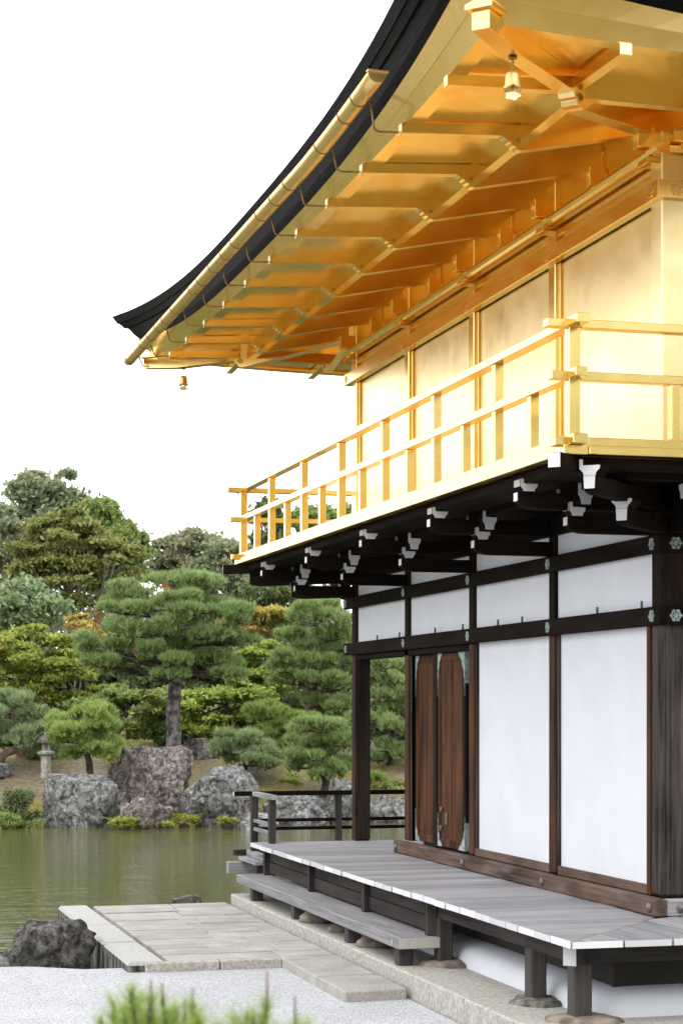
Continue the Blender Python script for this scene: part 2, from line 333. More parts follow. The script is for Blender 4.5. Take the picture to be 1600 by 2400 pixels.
def link(name, me, mat, parent=None, loc=None, rz=None, kind=None):
    o = bpy.data.objects.new(name, me); COL.objects.link(o)
    if mat is not None and isinstance(me, bpy.types.Mesh) and not me.materials: me.materials.append(M[mat])
    if parent is not None: o.parent = parent
    if loc is not None: o.location = loc
    if rz is not None: o.rotation_euler = (0, 0, rz)
    if kind: o['kind'] = kind
    return o
def mk(name, g, mat, parent=None, bevel=0.0, smooth=False, kind=None, loc=None):
    return link(name, g.mesh(name, bevel, smooth), mat, parent, loc, None, kind)
def empty(name, loc=(0, 0, 0), rz=0.0):
    o = bpy.data.objects.new(name, None); COL.objects.link(o); o.location = loc; o.rotation_euler = (0, 0, rz); o.empty_display_size = 0.3
    return o
def tag(o, label, cat, group=None):
    o['label'] = label; o['category'] = cat
    if group: o['group'] = group
    return o
def fast_mesh(name, verts, nper):                   # verts (n*nper,3): n separate polygons of nper corners
    n = len(verts)//nper
    me = bpy.data.meshes.new(name); me.vertices.add(n*nper); me.vertices.foreach_set('co', np.asarray(verts, dtype=np.float32).ravel())
    me.loops.add(n*nper); me.loops.foreach_set('vertex_index', np.arange(n*nper, dtype=np.int32))
    me.polygons.add(n); me.polygons.foreach_set('loop_start', np.arange(0, n*nper, nper, dtype=np.int32)); me.polygons.foreach_set('loop_total', np.full(n, nper, dtype=np.int32))
    me.update(); me.validate(); return me

# ================================================================== THE SETTING
BAY = 2.13; YF = 8.53; WX = 10.65                  # facade runs x = 0, y = -0.2 .. 8.53
DS = 0.945                                          # far bank distance factor (fixed by the water level)
ZP, ZL, ZD, ZW = 0.20, 0.09, 0.79, -0.20            # platform, landing, deck, water

def ground_h(u, d):
    x, y = lat(u, d)
    shore = 45.2 + 0.5*math.sin(u*0.55) + 0.35*math.sin(u*1.31+1.0)
    d0_, d = d, (d/DS if d > 12 else d)
    if d < shore:
        near = 4.0 + 0.4*math.sin(x*0.7)
        if y < near - 0.2 or abs(u) > 75 or d < 5: return -0.06
        if x > 14: return 0.1
        k = min(1, (y-near+0.2)/1.2); k2 = min(1, (shore-d)/0.9)
        return -0.06*(1-k) + k*(-0.45 - 0.75*k2)
    t = d - shore
    h = -0.45 + 0.30*min(1, t/1.2) + 1.12*min(1, max(0, t-0.5)/4.0) + 0.25*min(1, max(0, t-4)/6.0) + 0.9*min(1, max(0, t-12)/16) + 5.5*min(1, max(0, t-30)/110)
    h += 0.10*noise.noise(Vector((x*0.45, y*0.45, 0)))*min(1, t/2)
    return CAMZ + (h-CAMZ)*DS
us = sorted(set([round(v, 2) for v in list(np.linspace(-600, -80, 8)) + list(np.linspace(-75, -14, 20)) + list(np.linspace(-13, 13, 90)) + list(np.linspace(14, 75, 20)) + list(np.linspace(80, 600, 8))]))
ds = sorted(set([round(v, 2) for v in list(np.linspace(-300, 2, 8)) + list(np.linspace(4, 42, 60)) + list(np.linspace(42.3, 56, 70)) + list(np.linspace(57, 150, 40)) + list(np.linspace(180, 1500, 10))]))
g = G(); nu = len(us)
for d in ds:
    for u in us:
        x, y = lat(u, d); g.v.append((x, y, ground_h(u, d)))
for j in range(len(ds)-1):
    for i in range(nu-1): g.f.append((j*nu+i, j*nu+i+1, (j+1)*nu+i+1, (j+1)*nu+i))
mk('ground', g, 'moss_soil', smooth=True, kind='structure')

g = G(); c4 = [lat(-90, 6), lat(90, 6), lat(90, 46.5), lat(-90, 46.5)]
g.add([(x, y, ZW) for x, y in c4], [(0, 1, 2, 3)])
mk('pond', g, 'pond_water', kind='structure')

# gravel court with a ragged shore edge
edge = []
for i in range(60):
    x = -3.35 - i*0.45
    edge.append((x, 4.02 + 0.10*math.sin(x*2.3) + 0.16*math.sin(x*0.9+1) + 0.05*math.sin(x*7.1) + 0.12*max(0, -x-3.4)))
poly = [(-1.5, -7.5), (-1.5, 3.6), (-3.3, 3.6)] + edge[:24] + [(-14, 0), (-11, -7.5)]
g = G(); n = len(poly)
g.add([(x, y, 0.0) for x, y in poly] + [(x-0.02, y+0.25, -0.6) for x, y in poly], [tuple(range(n))] + [(i, (i+1) % n, n+(i+1) % n, n+i) for i in range(n)])
mk('gravel_court', g, 'gravel', kind='structure')
g = G().box(-1.56, 16, -7.5, -3.2, -0.6, -0.004); mk('gravel_forecourt', g, 'gravel', kind='structure')

# stone platform of the pavilion: core and kerb stones
plat = mk('stone_platform', G().box(-1.22, 14, -2.9, 8.38, -1.3, ZP-0.006), 'granite', kind='structure')
ys = [-3.2, -1.55, 0.05, 1.35, 2.75, 4.3, 5.7, 7.05, 8.42]
for i in range(len(ys)-1):
    g = G().box(-1.48, -1.216, ys[i]+0.004, ys[i+1]-0.004, -1.3, ZP + random.uniform(-0.004, 0.004))
    mk('kerb_stone', g, 'granite', plat, 0.012)
xs = [-1.21, 0.2, 1.7, 3.1, 4.6, 6.1]
for i in range(len(xs)-1):
    mk('kerb_stone', G().box(xs[i]+0.004, xs[i+1]-0.004, -3.2, -2.896, -0.6, ZP + random.uniform(-0.004, 0.004)), 'granite', plat, 0.012)

# paved landing reaching into the pond
land = mk('stone_landing', G().box(-3.36, -1.50, 3.60, 8.58, -1.3, ZL-0.05), 'moss_stone', kind='structure')
ye = [3.50, 5.02, 6.55, 8.65]
for i in range(3):
    mk('kerb_slab', G().box(-3.45, -3.10, ye[i]+0.006, ye[i+1]-0.006, -1.3, ZL + 0.004*(i % 2)), 'stained_kerb', land, 0.03)
rowy = [3.58, 3.98, 4.42, 4.75, 5.2, 5.62, 5.98, 6.42, 6.86, 7.24, 7.7, 8.10, 8.52]
for j in range(len(rowy)-1):
    x = -3.07; skew = 0.03
    while x < -1.53:
        L = random.uniform(0.5, 1.15); x1 = min(-1.52, x+L)
        if -1.52 - x1 < 0.25: x1 = -1.52
        y0, y1 = rowy[j]+0.007, rowy[j+1]-0.007; zt = ZL + random.uniform(-0.006, 0.004)
        g = G().hexa([(x+0.006, y0, -0.1), (x1-0.006, y0+skew*0.5, -0.1), (x1-0.006, y1, -0.1), (x+0.006, y1-skew*0.3, -0.1),
                      (x+0.006, y0, zt), (x1-0.006, y0+skew*0.5, zt), (x1-0.006, y1, zt), (x+0.006, y1-skew*0.3, zt)])
        mk('paving_slab', g, 'slab', land, 0.006); x = x1
for (a, b_) in ((3.56, 2.22), (2.21, 1.30)):
    mk('paving_slab', G().hexa([(-2.05, b_+0.006, -0.1), (-1.52, b_+0.05, -0.1), (-1.52, a-0.006, -0.1), (-2.05, a-0.006, -0.1),
                               (-2.05, b_+0.006, ZL), (-1.52, b_+0.05, ZL), (-1.52, a-0.006, ZL), (-2.05, a-0.006, ZL)]), 'slab', land, 0.01)
for (a, b_) in ((-3.30, -2.62), (-2.615, -2.04)):
    mk('edging_slab', G().box(a+0.004, b_-0.004, 3.47, 3.572, -0.15, ZL-0.003), 'granite', land, 0.012)

# ================================================================== THE PAVILION
PAV = empty('golden_pavilion', (0, 0, 0))
tag(PAV, 'two storey wooden pavilion, gold leaf upper storey over white plaster and dark timber', 'building')
def part(name, g, mat, parent=None, bevel=0.004, smooth=False): return mk(name, g, mat, parent or PAV, bevel, smooth)

POSTY = [BAY*k for k in range(5)]                   # far edge of each facade post
# ---- plaster mound under the deck
prof = [(-0.92, ZP-0.02), (-0.912, 0.26), (-0.88, 0.32), (-0.82, 0.355), (-0.70, 0.375), (-0.6, 0.38)]
g = G()
for d, z in prof:
    for (x, y) in ((d, 8.9), (d, d-0.18), (12.0, d-0.18)): pass
def mound_ring(d, z):
    r = 0.25; pts = [(d, 8.3)]
    for a in range(7):
        t = math.pi + a*math.pi/12; cx, cy = d + r, d - 0.18 + r
        pts.append((cx + r*math.cos(t), cy + r*math.sin(t)))
    pts.append((12.0, d-0.18)); return [(x, y, z) for x, y in pts]
rings = [mound_ring(d, z) for d, z in prof]; nn = len(rings[0])
for r in rings: g.v += r
for i in range(len(rings)-1):
    for k in range(nn-1): g.f.append((i*nn+k, i*nn+k+1, (i+1)*nn+k+1, (i+1)*nn+k))
part('plaster_base', g, 'plaster', bevel=0, smooth=True)
part('underfloor_shade', G().box(-0.66, 10.6, -0.84, 8.4, 0.21, 0.72), 'interior', bevel=0)  # near-black box standing in for the shade deep under the deck

# ---- veranda deck: frame, planks (mitred at the near corner)
XE, YE = -1.25, -1.50
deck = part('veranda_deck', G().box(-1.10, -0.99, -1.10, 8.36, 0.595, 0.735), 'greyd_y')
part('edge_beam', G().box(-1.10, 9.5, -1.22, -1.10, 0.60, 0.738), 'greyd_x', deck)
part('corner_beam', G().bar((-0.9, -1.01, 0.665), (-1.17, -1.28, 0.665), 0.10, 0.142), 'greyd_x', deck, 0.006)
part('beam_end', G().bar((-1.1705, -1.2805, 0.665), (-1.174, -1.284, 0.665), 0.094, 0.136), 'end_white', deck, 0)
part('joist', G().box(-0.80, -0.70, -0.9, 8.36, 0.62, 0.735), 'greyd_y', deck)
y = YE; i = 0
def xin(yy): return -0.06 if yy > -0.24 else XE + (yy-YE)/(-0.24-YE)*(-0.06-XE)
plank_y = [YE]
while plank_y[-1] < 8.15: plank_y.append(plank_y[-1] + random.uniform(0.25, 0.38))
plank_y[-1] = 8.44
for i in range(len(plank_y)-1):
    a, b_ = plank_y[i]+0.006, plank_y[i+1]-0.006; zt = ZD + random.uniform(-0.004, 0.003); zb = ZD-0.052
    xa, xb = xin(a) - 0.004, xin(b_) - 0.004; xo = XE + random.uniform(-0.006, 0.006)
    if xa - xo < 0.02: xa = xo + 0.02
    if b_ > 6.45: xa = xb = 0.9
    xw = xo + 0.006
    g = G().hexa([(xw, a, zb), (xa, a, zb), (xb, b_, zb), (xw, b_, zb), (xw, a, zt), (xa, a, zt), (xb, b_, zt), (xw, b_, zt)])
    p = part('deck_plank', g, 'grey_x', deck, 0.008)
    if xb - xo > 0.2: part('plank_end', G().box(xo, xw, a+0.003, b_-0.003, zb+0.003, zt-0.003), 'end_white', deck, 0.0)
x = XE
plx = [XE]
while plx[-1] < 5.0: plx.append(plx[-1] + random.uniform(0.27, 0.40))
for i in range(len(plx)-1):
    a, b_ = plx[i]+0.006, plx[i+1]-0.006; zt = ZD + random.uniform(-0.004, 0.003); zb = ZD-0.052
    yin = lambda xx: -0.24 if xx > -0.06 else YE + (xx-XE)/(-0.06-XE)*(-0.24-YE)
    yo = YE + random.uniform(-0.006, 0.006); yw = yo+0.006; ya, yb = yin(a)-0.004, yin(b_)-0.004
    if ya - yo < 0.02: ya = yo + 0.02
    g = G().hexa([(a, yw, zb), (b_, yw, zb), (b_, yb, zb), (a, ya, zb), (a, yw, zt), (b_, yw, zt), (b_, yb, zt), (a, ya, zt)])
    part('deck_plank', g, 'grey_y', deck, 0.008)
    part('plank_end', G().box(a+0.003, b_-0.003, yo, yw, zb+0.003, zt-0.003), 'end_white', deck, 0.0)
# deck posts on flat stones
for (x, y, sx) in ((-1.045, 1.86, 0.065), (-1.045, -0.30, 0.065), (-1.05, -1.16, 0.068), (1.1, -1.16, 0.065), (3.2, -1.16, 0.065)):
    part('deck_post', G().box(x-sx, x+sx, y-sx, y+sx, ZP, 0.60), 'greyd_z', None, 0.012)
def base_stone(x, y, r, mat):
    g = G(); n = 14; ph = random.uniform(0, 6)
    pr = [(1.0, -0.03), (1.02, 0.012), (0.9, 0.034), (0.5, 0.042)]
    rr = [0.86*r*(1+random.uniform(-0.1, 0.1)+0.16*math.sin(2*2*math.pi*k/n+ph)+0.09*math.sin(5*2*math.pi*k/n+ph*2)) for k in range(n)]
    for s, z in pr:
        for k in range(n): g.v.append((x+rr[k]*s*1.15*math.cos(2*math.pi*k/n), y+rr[k]*s*math.sin(2*math.pi*k/n), ZP+z+random.uniform(-0.008, 0.008)))
    for i in range(3):
        for k in range(n): g.f.append((i*n+k, i*n+(k+1) % n, (i+1)*n+(k+1) % n, (i+1)*n+k))
    g.f.append(tuple(3*n+k for k in range(n)))
    mk('base_stone', g, mat, plat, 0, True)
base_stone(-1.0, 1.88, 0.26, 'base_stone'); base_stone(-1.02, -0.3, 0.25, 'moss_stone'); base_stone(-1.03, -1.17, 0.24, 'base_stone'); base_stone(1.1, -1.16, 0.22, 'base_stone')

# ---- skirt of boards between deck and step
for k in range(3):
    y0, y1 = [1.93, 3.86, 5.92, 7.97][k:k+2]
    for (z0, z1, dx) in ((0.47, 0.592, 0.0), (0.598, 0.732, 0.008)):
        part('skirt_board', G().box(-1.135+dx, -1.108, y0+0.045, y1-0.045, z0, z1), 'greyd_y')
for y in (1.90, 3.86, 5.92, 7.99):
    part('skirt_post', G().box(-1.185, -1.105, y-0.045, y+0.045, 0.446, 0.734), 'post_grey')
# ---- long step
step = part('step_plank', G().box(-1.46, -1.09, 1.80, 8.20, 0.345, 0.444), 'grey_y', None, 0.008)
part('end_face', G().box(-1.452, -1.098, 1.792, 1.80, 0.352, 0.437), 'end_grey', step, 0)
part('bolt_head', G().lathe([(0.018, 0), (0.018, 0.004), (0.006, 0.012)], 10).__class__() if False else G().box(-1.468, -1.459, 1.95, 1.975, 0.372, 0.41), 'end_grey', step, 0.003)
for y in (1.95, 3.55, 5.62, 7.55):
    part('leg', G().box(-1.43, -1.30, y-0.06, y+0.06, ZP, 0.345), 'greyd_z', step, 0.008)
# ---- low gallery and railing at the water side
gal = part('gallery_floor', G().box(-1.10, 6.0, 8.47, 9.22, 0.53, 0.585), 'grey_x')
part('curb_board', G().box(-1.16, -1.03, 8.05, 9.24, 0.588, 0.640), 'grey_y', gal)
part('curb_board', G().box(-1.30, -1.155, 9.04, 9.14, 0.590, 0.66), 'greyd_x', gal)
part('curb_board', G().box(-1.03, 6.0, 9.04, 9.14, 0.590, 0.66), 'greyd_x', gal)
part('step_board', G().box(-1.26, -1.165, 8.10, 9.02, 0.545, 0.588), 'grey_y', gal)
part('cross_beam', G().box(-1.40, 6.0, 8.93, 9.05, 0.385, 0.525), 'grey_x', gal)
for (x, y) in ((-1.0, 8.95), (-1.05, 8.3), (1.1, 9.0)):
    part('gallery_post', G().box(x-0.06, x+0.06, y-0.06, y+0.06, -1.2, 0.53), 'greyd_z', gal)
rail = part('veranda_railing', G().box(-1.30, 6.0, 9.06, 9.13, 1.30, 1.355), 'dark_x')
part('rail_end', G().box(-1.306, -1.30, 9.063, 9.127, 1.303, 1.352), 'end_white', rail, 0)
part('return_rail', G().box(-1.085, -1.015, 8.02, 9.058, 1.298, 1.353), 'grey_y', rail)
part('rail_end', G().box(-1.082, -1.018, 8.012, 8.02, 1.301, 1.350), 'end_grey', rail, 0)
for z0, z1 in ((0.985, 1.025), (0.885, 0.925)):
    part('rail_bar', G().box(-1.0, 6.0, 9.075, 9.115, z0, z1), 'dark_x', rail)
    part('rail_bar', G().box(-1.07, -1.03, 8.20, 9.06, z0, z1), 'grey_y', rail)
for (x, y, zb) in ((-1.05, 9.095, 0.60), (-1.05, 8.165, 0.795), (-0.01, 9.095, 0.66), (1.15, 9.095, 0.66), (2.3, 9.095, 0.66)):
    part('rail_post', G().box(x-0.04, x+0.04, y-0.04, y+0.04, zb, 1.30), 'greyd_z', rail)

# ---- lower storey: posts, beams, plaster panels
ZB1, ZT1, ZB2, ZT2 = 2.98, 3.122, 3.527, 3.662
part('corner_post', G().box(0.0, 0.195, -0.20, -0.005, 0.93, 3.03), 'post_grey', None, 0.022); part('upper_post', G().box(0.0, 0.195, -0.20, -0.005, 3.05, 3.9), 'dark_z', None, 0.022)
part('post_facing', G().box(-0.012, 0.03, -0.012, 0.05, 0.93, 2.98), 'post_brown')
for k in (1, 2, 3):
    y = POSTY[k]
    part('post', G().box(0.0, 0.16, y-0.14, y, 0.93, 2.985), 'post_brown', None, 0.012); part('upper_post', G().box(0.0, 0.16, y-0.14, y, 3.115, 3.85), 'dark_z', None, 0.012)
    part('post_strip', G().box(0.022, 0.06, y-0.185, y-0.142, 0.93, 2.98), 'post_grey')
part('corner_post', G().box(0.0, 0.185, 8.345, 8.53, ZD, 3.03), 'post_dark', None, 0.02); part('upper_post', G().box(0.0, 0.185, 8.345, 8.53, 3.05, 3.9), 'dark_z', None, 0.02); part('post_facing', G().box(-0.008, 0.03, 8.34, 8.375, ZD, 2.98), 'post_brown')
for k in range(1, 4): part('post', G().box(BAY*k, BAY*k+0.16, -0.19, -0.03, 0.93, 3.85), 'post_grey', None, 0.012)
for k in range(1, 5): part('post', G().box(BAY*k, BAY*k+0.16, 8.36, 8.52, ZD, 3.85), 'dark_z', None, 0.012)
for (z0, z1) in ((ZB1, ZT1), (ZB2, ZT2)):
    part('tie_beam', G().box(-0.035, 0.02, -0.235, 8.76, z0, z1), 'dark_y', None, 0.006)
    part('tie_beam', G().box(0.022, 10.6, -0.235, -0.18, z0+0.002, z1-0.002), 'dark_x', None, 0.006)
    part('tie_beam', G().box(0.022, 6.0, 8.50, 8.56, z0+0.002, z1-0.002), 'dark_x', None, 0.006)
sill = part('sill_beam', G().box(-0.085, 0.01, -0.285, 6.52, ZD+0.002, 0.925), 'sill_wood', None, 0.010)
part('sill_beam', G().box(0.012, 10.6, -0.283, -0.19, ZD+0.003, 0.923), 'grey_x', None, 0.010)
for k, (y0, y1) in enumerate(((0.055, 1.943), (2.135, 4.115))):
    part('sill_strip', G().box(0.012, 0.05, y0, y1, 0.927, 1.0), 'sill_wood')
bays = [(0.0, POSTY[1]-0.14), (POSTY[1], POSTY[2]-0.14), (POSTY[2], POSTY[3]-0.14), (POSTY[3], 8.345)]
for k, (y0, y1) in enumerate(bays):
    if k < 2: part('plaster_panel', G().box(0.045, 0.09, y0-0.005, y1+0.005, 0.96, ZB1+0.01), 'plaster', bevel=0)
    part('plaster_panel', G().box(0.035, 0.08, y0-0.005, y1+0.005, ZT1-0.01, ZB2+0.01), 'plaster', bevel=0)
    part('plaster_panel', G().box(0.035, 0.08, y0-0.005, y1+0.005, ZT2-0.01, 3.90), 'plaster', bevel=0)
for k in range(4):
    x0, x1 = BAY*k + (0.195 if k == 0 else 0.16), BAY*(k+1)
    for (z0, z1) in ((0.96, ZB1+0.01), (ZT1-0.01, ZB2+0.01), (ZT2-0.01, 3.9)):
        part('plaster_panel', G().box(x0-0.003, x1+0.003, -0.15, -0.10, z0, z1), 'plaster', bevel=0)
# inner walls: wall behind the open porch bay, dark interior
part('inner_wall', G().box(0.19, 10.6, 6.27, 6.33, ZD, 3.0), 'plaster', bevel=0)
part('interior_lining', G().box(0.8, 0.84, 0.1, 6.2, 0.8, 3.6), 'interior', bevel=0)
part('porch_ceiling', G().box(0.09, 10.6, 6.2, 8.4, 3.05, 3.1), 'dark_x', bevel=0)
part('porch_floor', G().box(0.91, 10.6, 6.3, 8.44, 0.735, ZD-0.002), 'grey_x', bevel=0)
part('end_wall', G().box(10.6, 10.66, -0.2, 8.53, 0.9, 6.6), 'plaster', bevel=0)
part('back_wall', G().box(2.0, 10.6, 8.38, 8.44, 3.1, 3.9), 'plaster', bevel=0)
part('door_lintel', G().box(0.0, 0.12, POSTY[2]+0.002, 8.34, 2.915, 2.978), 'dark_y')

# rosette fittings: six-lobed pierced disc
def rosette_mesh():
    g = G(); n = 36; R = 0.062; SCL = 0.72
    out = [(R*(1+0.13*math.cos(6*a))*math.cos(a), R*(1+0.13*math.cos(6*a))*math.sin(a)) for a in [2*math.pi*k/n for k in range(n)]]
    inn = [(0.76*p, 0.76*q) for p, q in out]
    for lay in (0.0, 0.008): g.v += [(lay, p, q) for p, q in out] + [(lay, p, q) for p, q in inn]
    for k in range(n):
        k2 = (k+1) % n
        g.f += [(2*n+k, 2*n+k2, 3*n+k2, 3*n+k), (k, k2, 2*n+k2, 2*n+k), (n+k, n+k2, 3*n+k2, 3*n+k), (k, k2, n+k2, n+k)]
    for k in range(6):
        a = 2*math.pi*k/6; c_, s_ = math.cos(a), math.sin(a)
        g.bar((0.004, 0.012*c_, 0.012*s_), (0.004, 0.052*c_, 0.052*s_), 0.016, 0.007, (1, 0, 0))
    for r0, h in ((0.026, 0.011), (0.013, 0.016)):
        vs = [(hh, r0*math.cos(2*math.pi*k/12), r0*math.sin(2*math.pi*k/12)) for hh in (0, h) for k in range(12)]
        g.add(vs, [tuple(range(12, 24))] + [(k, (k+1) % 12, 12+(k+1) % 12, 12+k) for k in range(12)])
    g.v = [(x*SCL, y*SCL, z*SCL) for x, y, z in g.v]
    return g.mesh('rosette_fitting')
ros = rosette_mesh(); ros.materials.append(M['patina'])
for z in ((ZB1+ZT1)/2, (ZB2+ZT2)/2):
    for y in (-0.10, POSTY[1]-0.07, POSTY[2]-0.07, POSTY[3]-0.07, 8.44+0.22):
        link('rosette_fitting', ros, None, PAV, (-0.0352, y, z), math.pi)
    for x in (0.10, BAY+0.08, 2*BAY+0.08):
        link('rosette_fitting', ros, None, PAV, (x, -0.2352, z), -math.pi/2)
rosg = ros.copy(); rosg.materials.clear(); rosg.materials.append(M['gold_pipe'])
# round nail bosses on the sill
bos = G().add([], []); bos.lathe([(0.036, 0), (0.038, 0.006), (0.033, 0.014), (0.018, 0.018), (0.014, 0.024), (0.005, 0.027)], 16)
bme = bos.mesh('nail_boss', 0, True); bme.materials.append(M['boss_metal'])
for y in (-0.17, POSTY[1]-0.07, POSTY[2]-0.07, 6.42):
    o = link('nail_boss', bme, None, PAV, (-0.0845, y, 0.856)); o.rotation_euler = (0, -math.pi/2, 0)
for x in (0.12, BAY+0.08):
    o = link('nail_boss', bme, None, PAV, (x, -0.2845, 0.856)); o.rotation_euler = (math.pi/2, 0, 0)
# shutter pegs standing on the lower tie beam
pm = G().box(-0.009, 0.009, -0.009, 0.009, 0, 0.055).mesh('shutter_peg', 0.003); pm.materials.append(M['boss_metal'])
for k, (y0, y1) in enumerate(bays):
    for f in ((0.06, 0.5) if k != 1 else (0.3, 0.62)):
        link('shutter_peg', pm, None, PAV, (-0.02, y0 + f*(y1-y0), ZT1-0.001))
# ---- doors
def corner_fit(y, z, sy, sz, w_, h_):              # jagged metal corner plate in the y-z plane
    pts = [(0, 0), (w_, 0)]; n = 9
    for k in range(1, n):
        t = k/n; wob = 0.012*(1 if k % 2 else -0.6)
        pts.append((w_*(1-t)**2.8 + wob*(1-t*0.5), h_*t**1.1*0.98 + 0.01*(k % 2)))
    pts.append((0, h_))
    g = G().prism(pts, lambda p, q, a: (a, y+sy*p, z+sz*q), 0.0, 0.005); return g
for (y0, y1, xd, wide) in ((5.50, 6.20, 0.070, False), (4.50, 5.36, 0.045, True)):
    dr = part('door', G().box(xd+0.012, xd+0.04, y0, y1, 0.94, 2.912), 'door_wood')
    st = 0.075
    for (a, b_) in ((y0-0.002, y0+st), (y1-st, y1+0.002)): part('door_stile', G().box(xd, xd+0.055, a, b_, 0.938, 2.913), 'door_wood' if a > y0 else 'dark_z', dr, 0.008)
    for (a, b_) in ((0.939, 1.02), (2.83, 2.912)): part('door_rail', G().box(xd+0.003, xd+0.05, y0+st, y1-st, a, b_), 'door_wood', dr, 0.006)
    part('door_batten', G().box(xd+0.006, xd+0.03, (y0+y1)/2-0.012, (y0+y1)/2+0.012, 1.02, 2.83), 'door_wood', dr, 0.004)
    for (yy, sy, w_) in ((y0, 1, 0.20 if wide else 0.09), (y1, -1, 0.14)):
        for (zz, sz, h_) in ((0.94, 1, 0.34), (2.912, -1, 0.44)):
            o = part('corner_plate', corner_fit(yy, zz, sy, sz, w_, h_), 'patina', dr, 0); o.location = (xd-0.0055, 0, 0)
    if wide:
        part('edge_plate', G().box(xd-0.004, xd+0.058, y0-0.006, y0-0.003, 2.60, 2.912), 'patina', dr, 0)
        part('edge_plate', G().box(xd-0.004, xd+0.058, y0-0.006, y0-0.003, 0.94, 1.22), 'patina', dr, 0)
        for (yy, zz) in ((y1-0.13, 1.32), (y1-0.12, 1.13)):
            part('door_knob', G().prism([(0.022*math.cos(t*math.pi/4), 0.030*math.sin(t*math.pi/4)) for t in range(8)], lambda p, q, a: (a, yy+p, zz+q), xd-0.016, xd), 'boss_metal', dr, 0.004)
        part('latch_plate', G().box(xd-0.004, xd+0.012, y1-0.29, y1-0.245, 1.17, 1.29), 'boss_metal', dr, 0.003)
    else:
        for zz in (1.15, 1.72, 2.28, 2.70):
            part('hinge_plate', G().box(xd-0.008, xd, y0+0.015, y0+0.05, zz, zz+0.06), 'boss_metal', dr, 0.003)
part('door_jamb', G().box(0.03, 0.12, 5.37, 5.49, 0.93, 2.915), 'dark_z'); part('door_jamb', G().box(0.09, 0.13, 4.262, 4.47, 0.93, 2.915), 'interior', bevel=0)
part('door_jamb', G().box(0.03, 0.12, 6.205, 6.248, 0.93, 2.915), 'dark_z')

# ---- brackets carrying the balcony
def arm_poly(L, zb, zt, tip):                       # outline (distance out, z) with the under-side rounded at the end
    p = [(0, zt), (0, zb), (L-0.17, zb)]
    for k in range(1, 6):
        a = k/5*math.pi/2; p.append((L-0.17+0.165*math.sin(a), zb + tip*(1-math.cos(a))))
    p += [(L, zb+tip), (L, zt)]; return p
def block(parent, fx, d, w_, z0, h, front, cap=0.006):
    """flared bearing block; front = offset of its painted near face along the arm's side axis"""
    prof = [(-0.32, 0), (0.32, 0), (0.36, 0.22), (0.5, 0.50), (0.5, 0.78), (-0.30, 0.80), (-0.30, 1.25), (-0.5, 1.25), (-0.5, 0.50), (-0.36, 0.22)]
    pl = [(d - p*w_, z0 + q*h) for p, q in prof]     # outer lip on the far-out side
    b = part('bearing_block', G().prism(pl, lambda p, q, a: fx(p, a, q), -front, front), 'dark_x', parent, 0.003)
    if cap:
        part('painted_face', G().prism([(d-p*w_*0.97, z0+0.004+q*h*0.97) for p, q in prof], lambda p, q, a: fx(p, a, q), -front-0.003, -front-0.0005), 'end_white', parent, 0)
        out = max(p for p, _ in pl)
        part('painted_face', G().prism([(-front*0.95, z0+h*0.52), (front*0.95, z0+h*0.52), (front*0.95, z0+h*1.2), (-front*0.95, z0+h*1.2)], lambda p, q, a: fx(a, p, q), out+0.0005, out+0.003), 'end_grey', parent, 0)
    return b
def bracket_set(fx):                                # fx(out, side, z) -> xyz
    wA = 0.044
    lo = part('bracket_arm', G().prism(arm_poly(0.715, 3.664, 3.785, 0.055), lambda p, q, a: fx(p, a, q), -wA, wA), 'dark_x', None, 0.003)
    part('arm_end', G().prism([(-wA*0.9, 3.722), (wA*0.9, 3.722), (wA*0.9, 3.783), (-wA*0.9, 3.783)], lambda p, q, a: fx(a, p, q), 0.7155, 0.7185), 'end_white', lo, 0)
    block(lo, fx, 0.645, 0.13, 3.787, 0.085, 0.06)
    hi = part('bracket_arm', G().prism(arm_poly(1.11, 3.835, 3.958, 0.055), lambda p, q, a: fx(p, a, q), -wA, wA), 'dark_x', None, 0.003)
    part('arm_end', G().prism([(-wA*0.9, 3.893), (wA*0.9, 3.893), (wA*0.9, 3.955), (-wA*0.9, 3.955)], lambda p, q, a: fx(a, p, q), 1.1105, 1.1135), 'end_white', hi, 0)
    block(hi, fx, 1.03, 0.14, 3.960, 0.075, 0.062)
    for side in (-1, 1):                            # cross arm parallel to the wall
        pass
    fy = lambda p, a, q: fx(0.64 + a, p, q)
    pl = [(-0.20, 3.98), (-0.21, 3.93), (-0.19, 3.885), (-0.12, 3.868), (0.12, 3.868), (0.19, 3.885), (0.21, 3.93), (0.20, 3.98)]
    ca = part('cross_arm', G().prism(pl, lambda p, q, a: fx(0.632+a, p, q), -0.05, 0.05), 'dark_y', None, 0.003)
    fp = [(-0.036, 3.862), (0.036, 3.862), (0.042, 3.905), (0.062, 3.935), (0.062, 3.965), (-0.036, 3.968), (-0.036, 4.018), (-0.060, 4.018), (-0.060, 3.935), (-0.042, 3.905)]
    for sg in (-1, 1):
        part('painted_face', G().prism([(0.64 - p, q) for p, q in fp], lambda p, q, a: fx(p, a, q), sg*0.212, sg*0.218), 'end_white', ca, 0)
for y in POSTY:
    yc = y - 0.07 if y > 0 else -0.06
    if y == POSTY[4]: yc = 8.44
    bracket_set(lambda o, s_, z, yc=yc: (-o, yc+s_, z))
for x in (0.09, BAY+0.08, 2*BAY+0.08):
    bracket_set(lambda o, s_, z, x=x: (x+s_, -0.2-o, z))
for x in (0.09, BAY+0.08):
    bracket_set(lambda o, s_, z, x=x: (x+s_, 8.53+o, z))
r2 = math.sqrt(0.5)
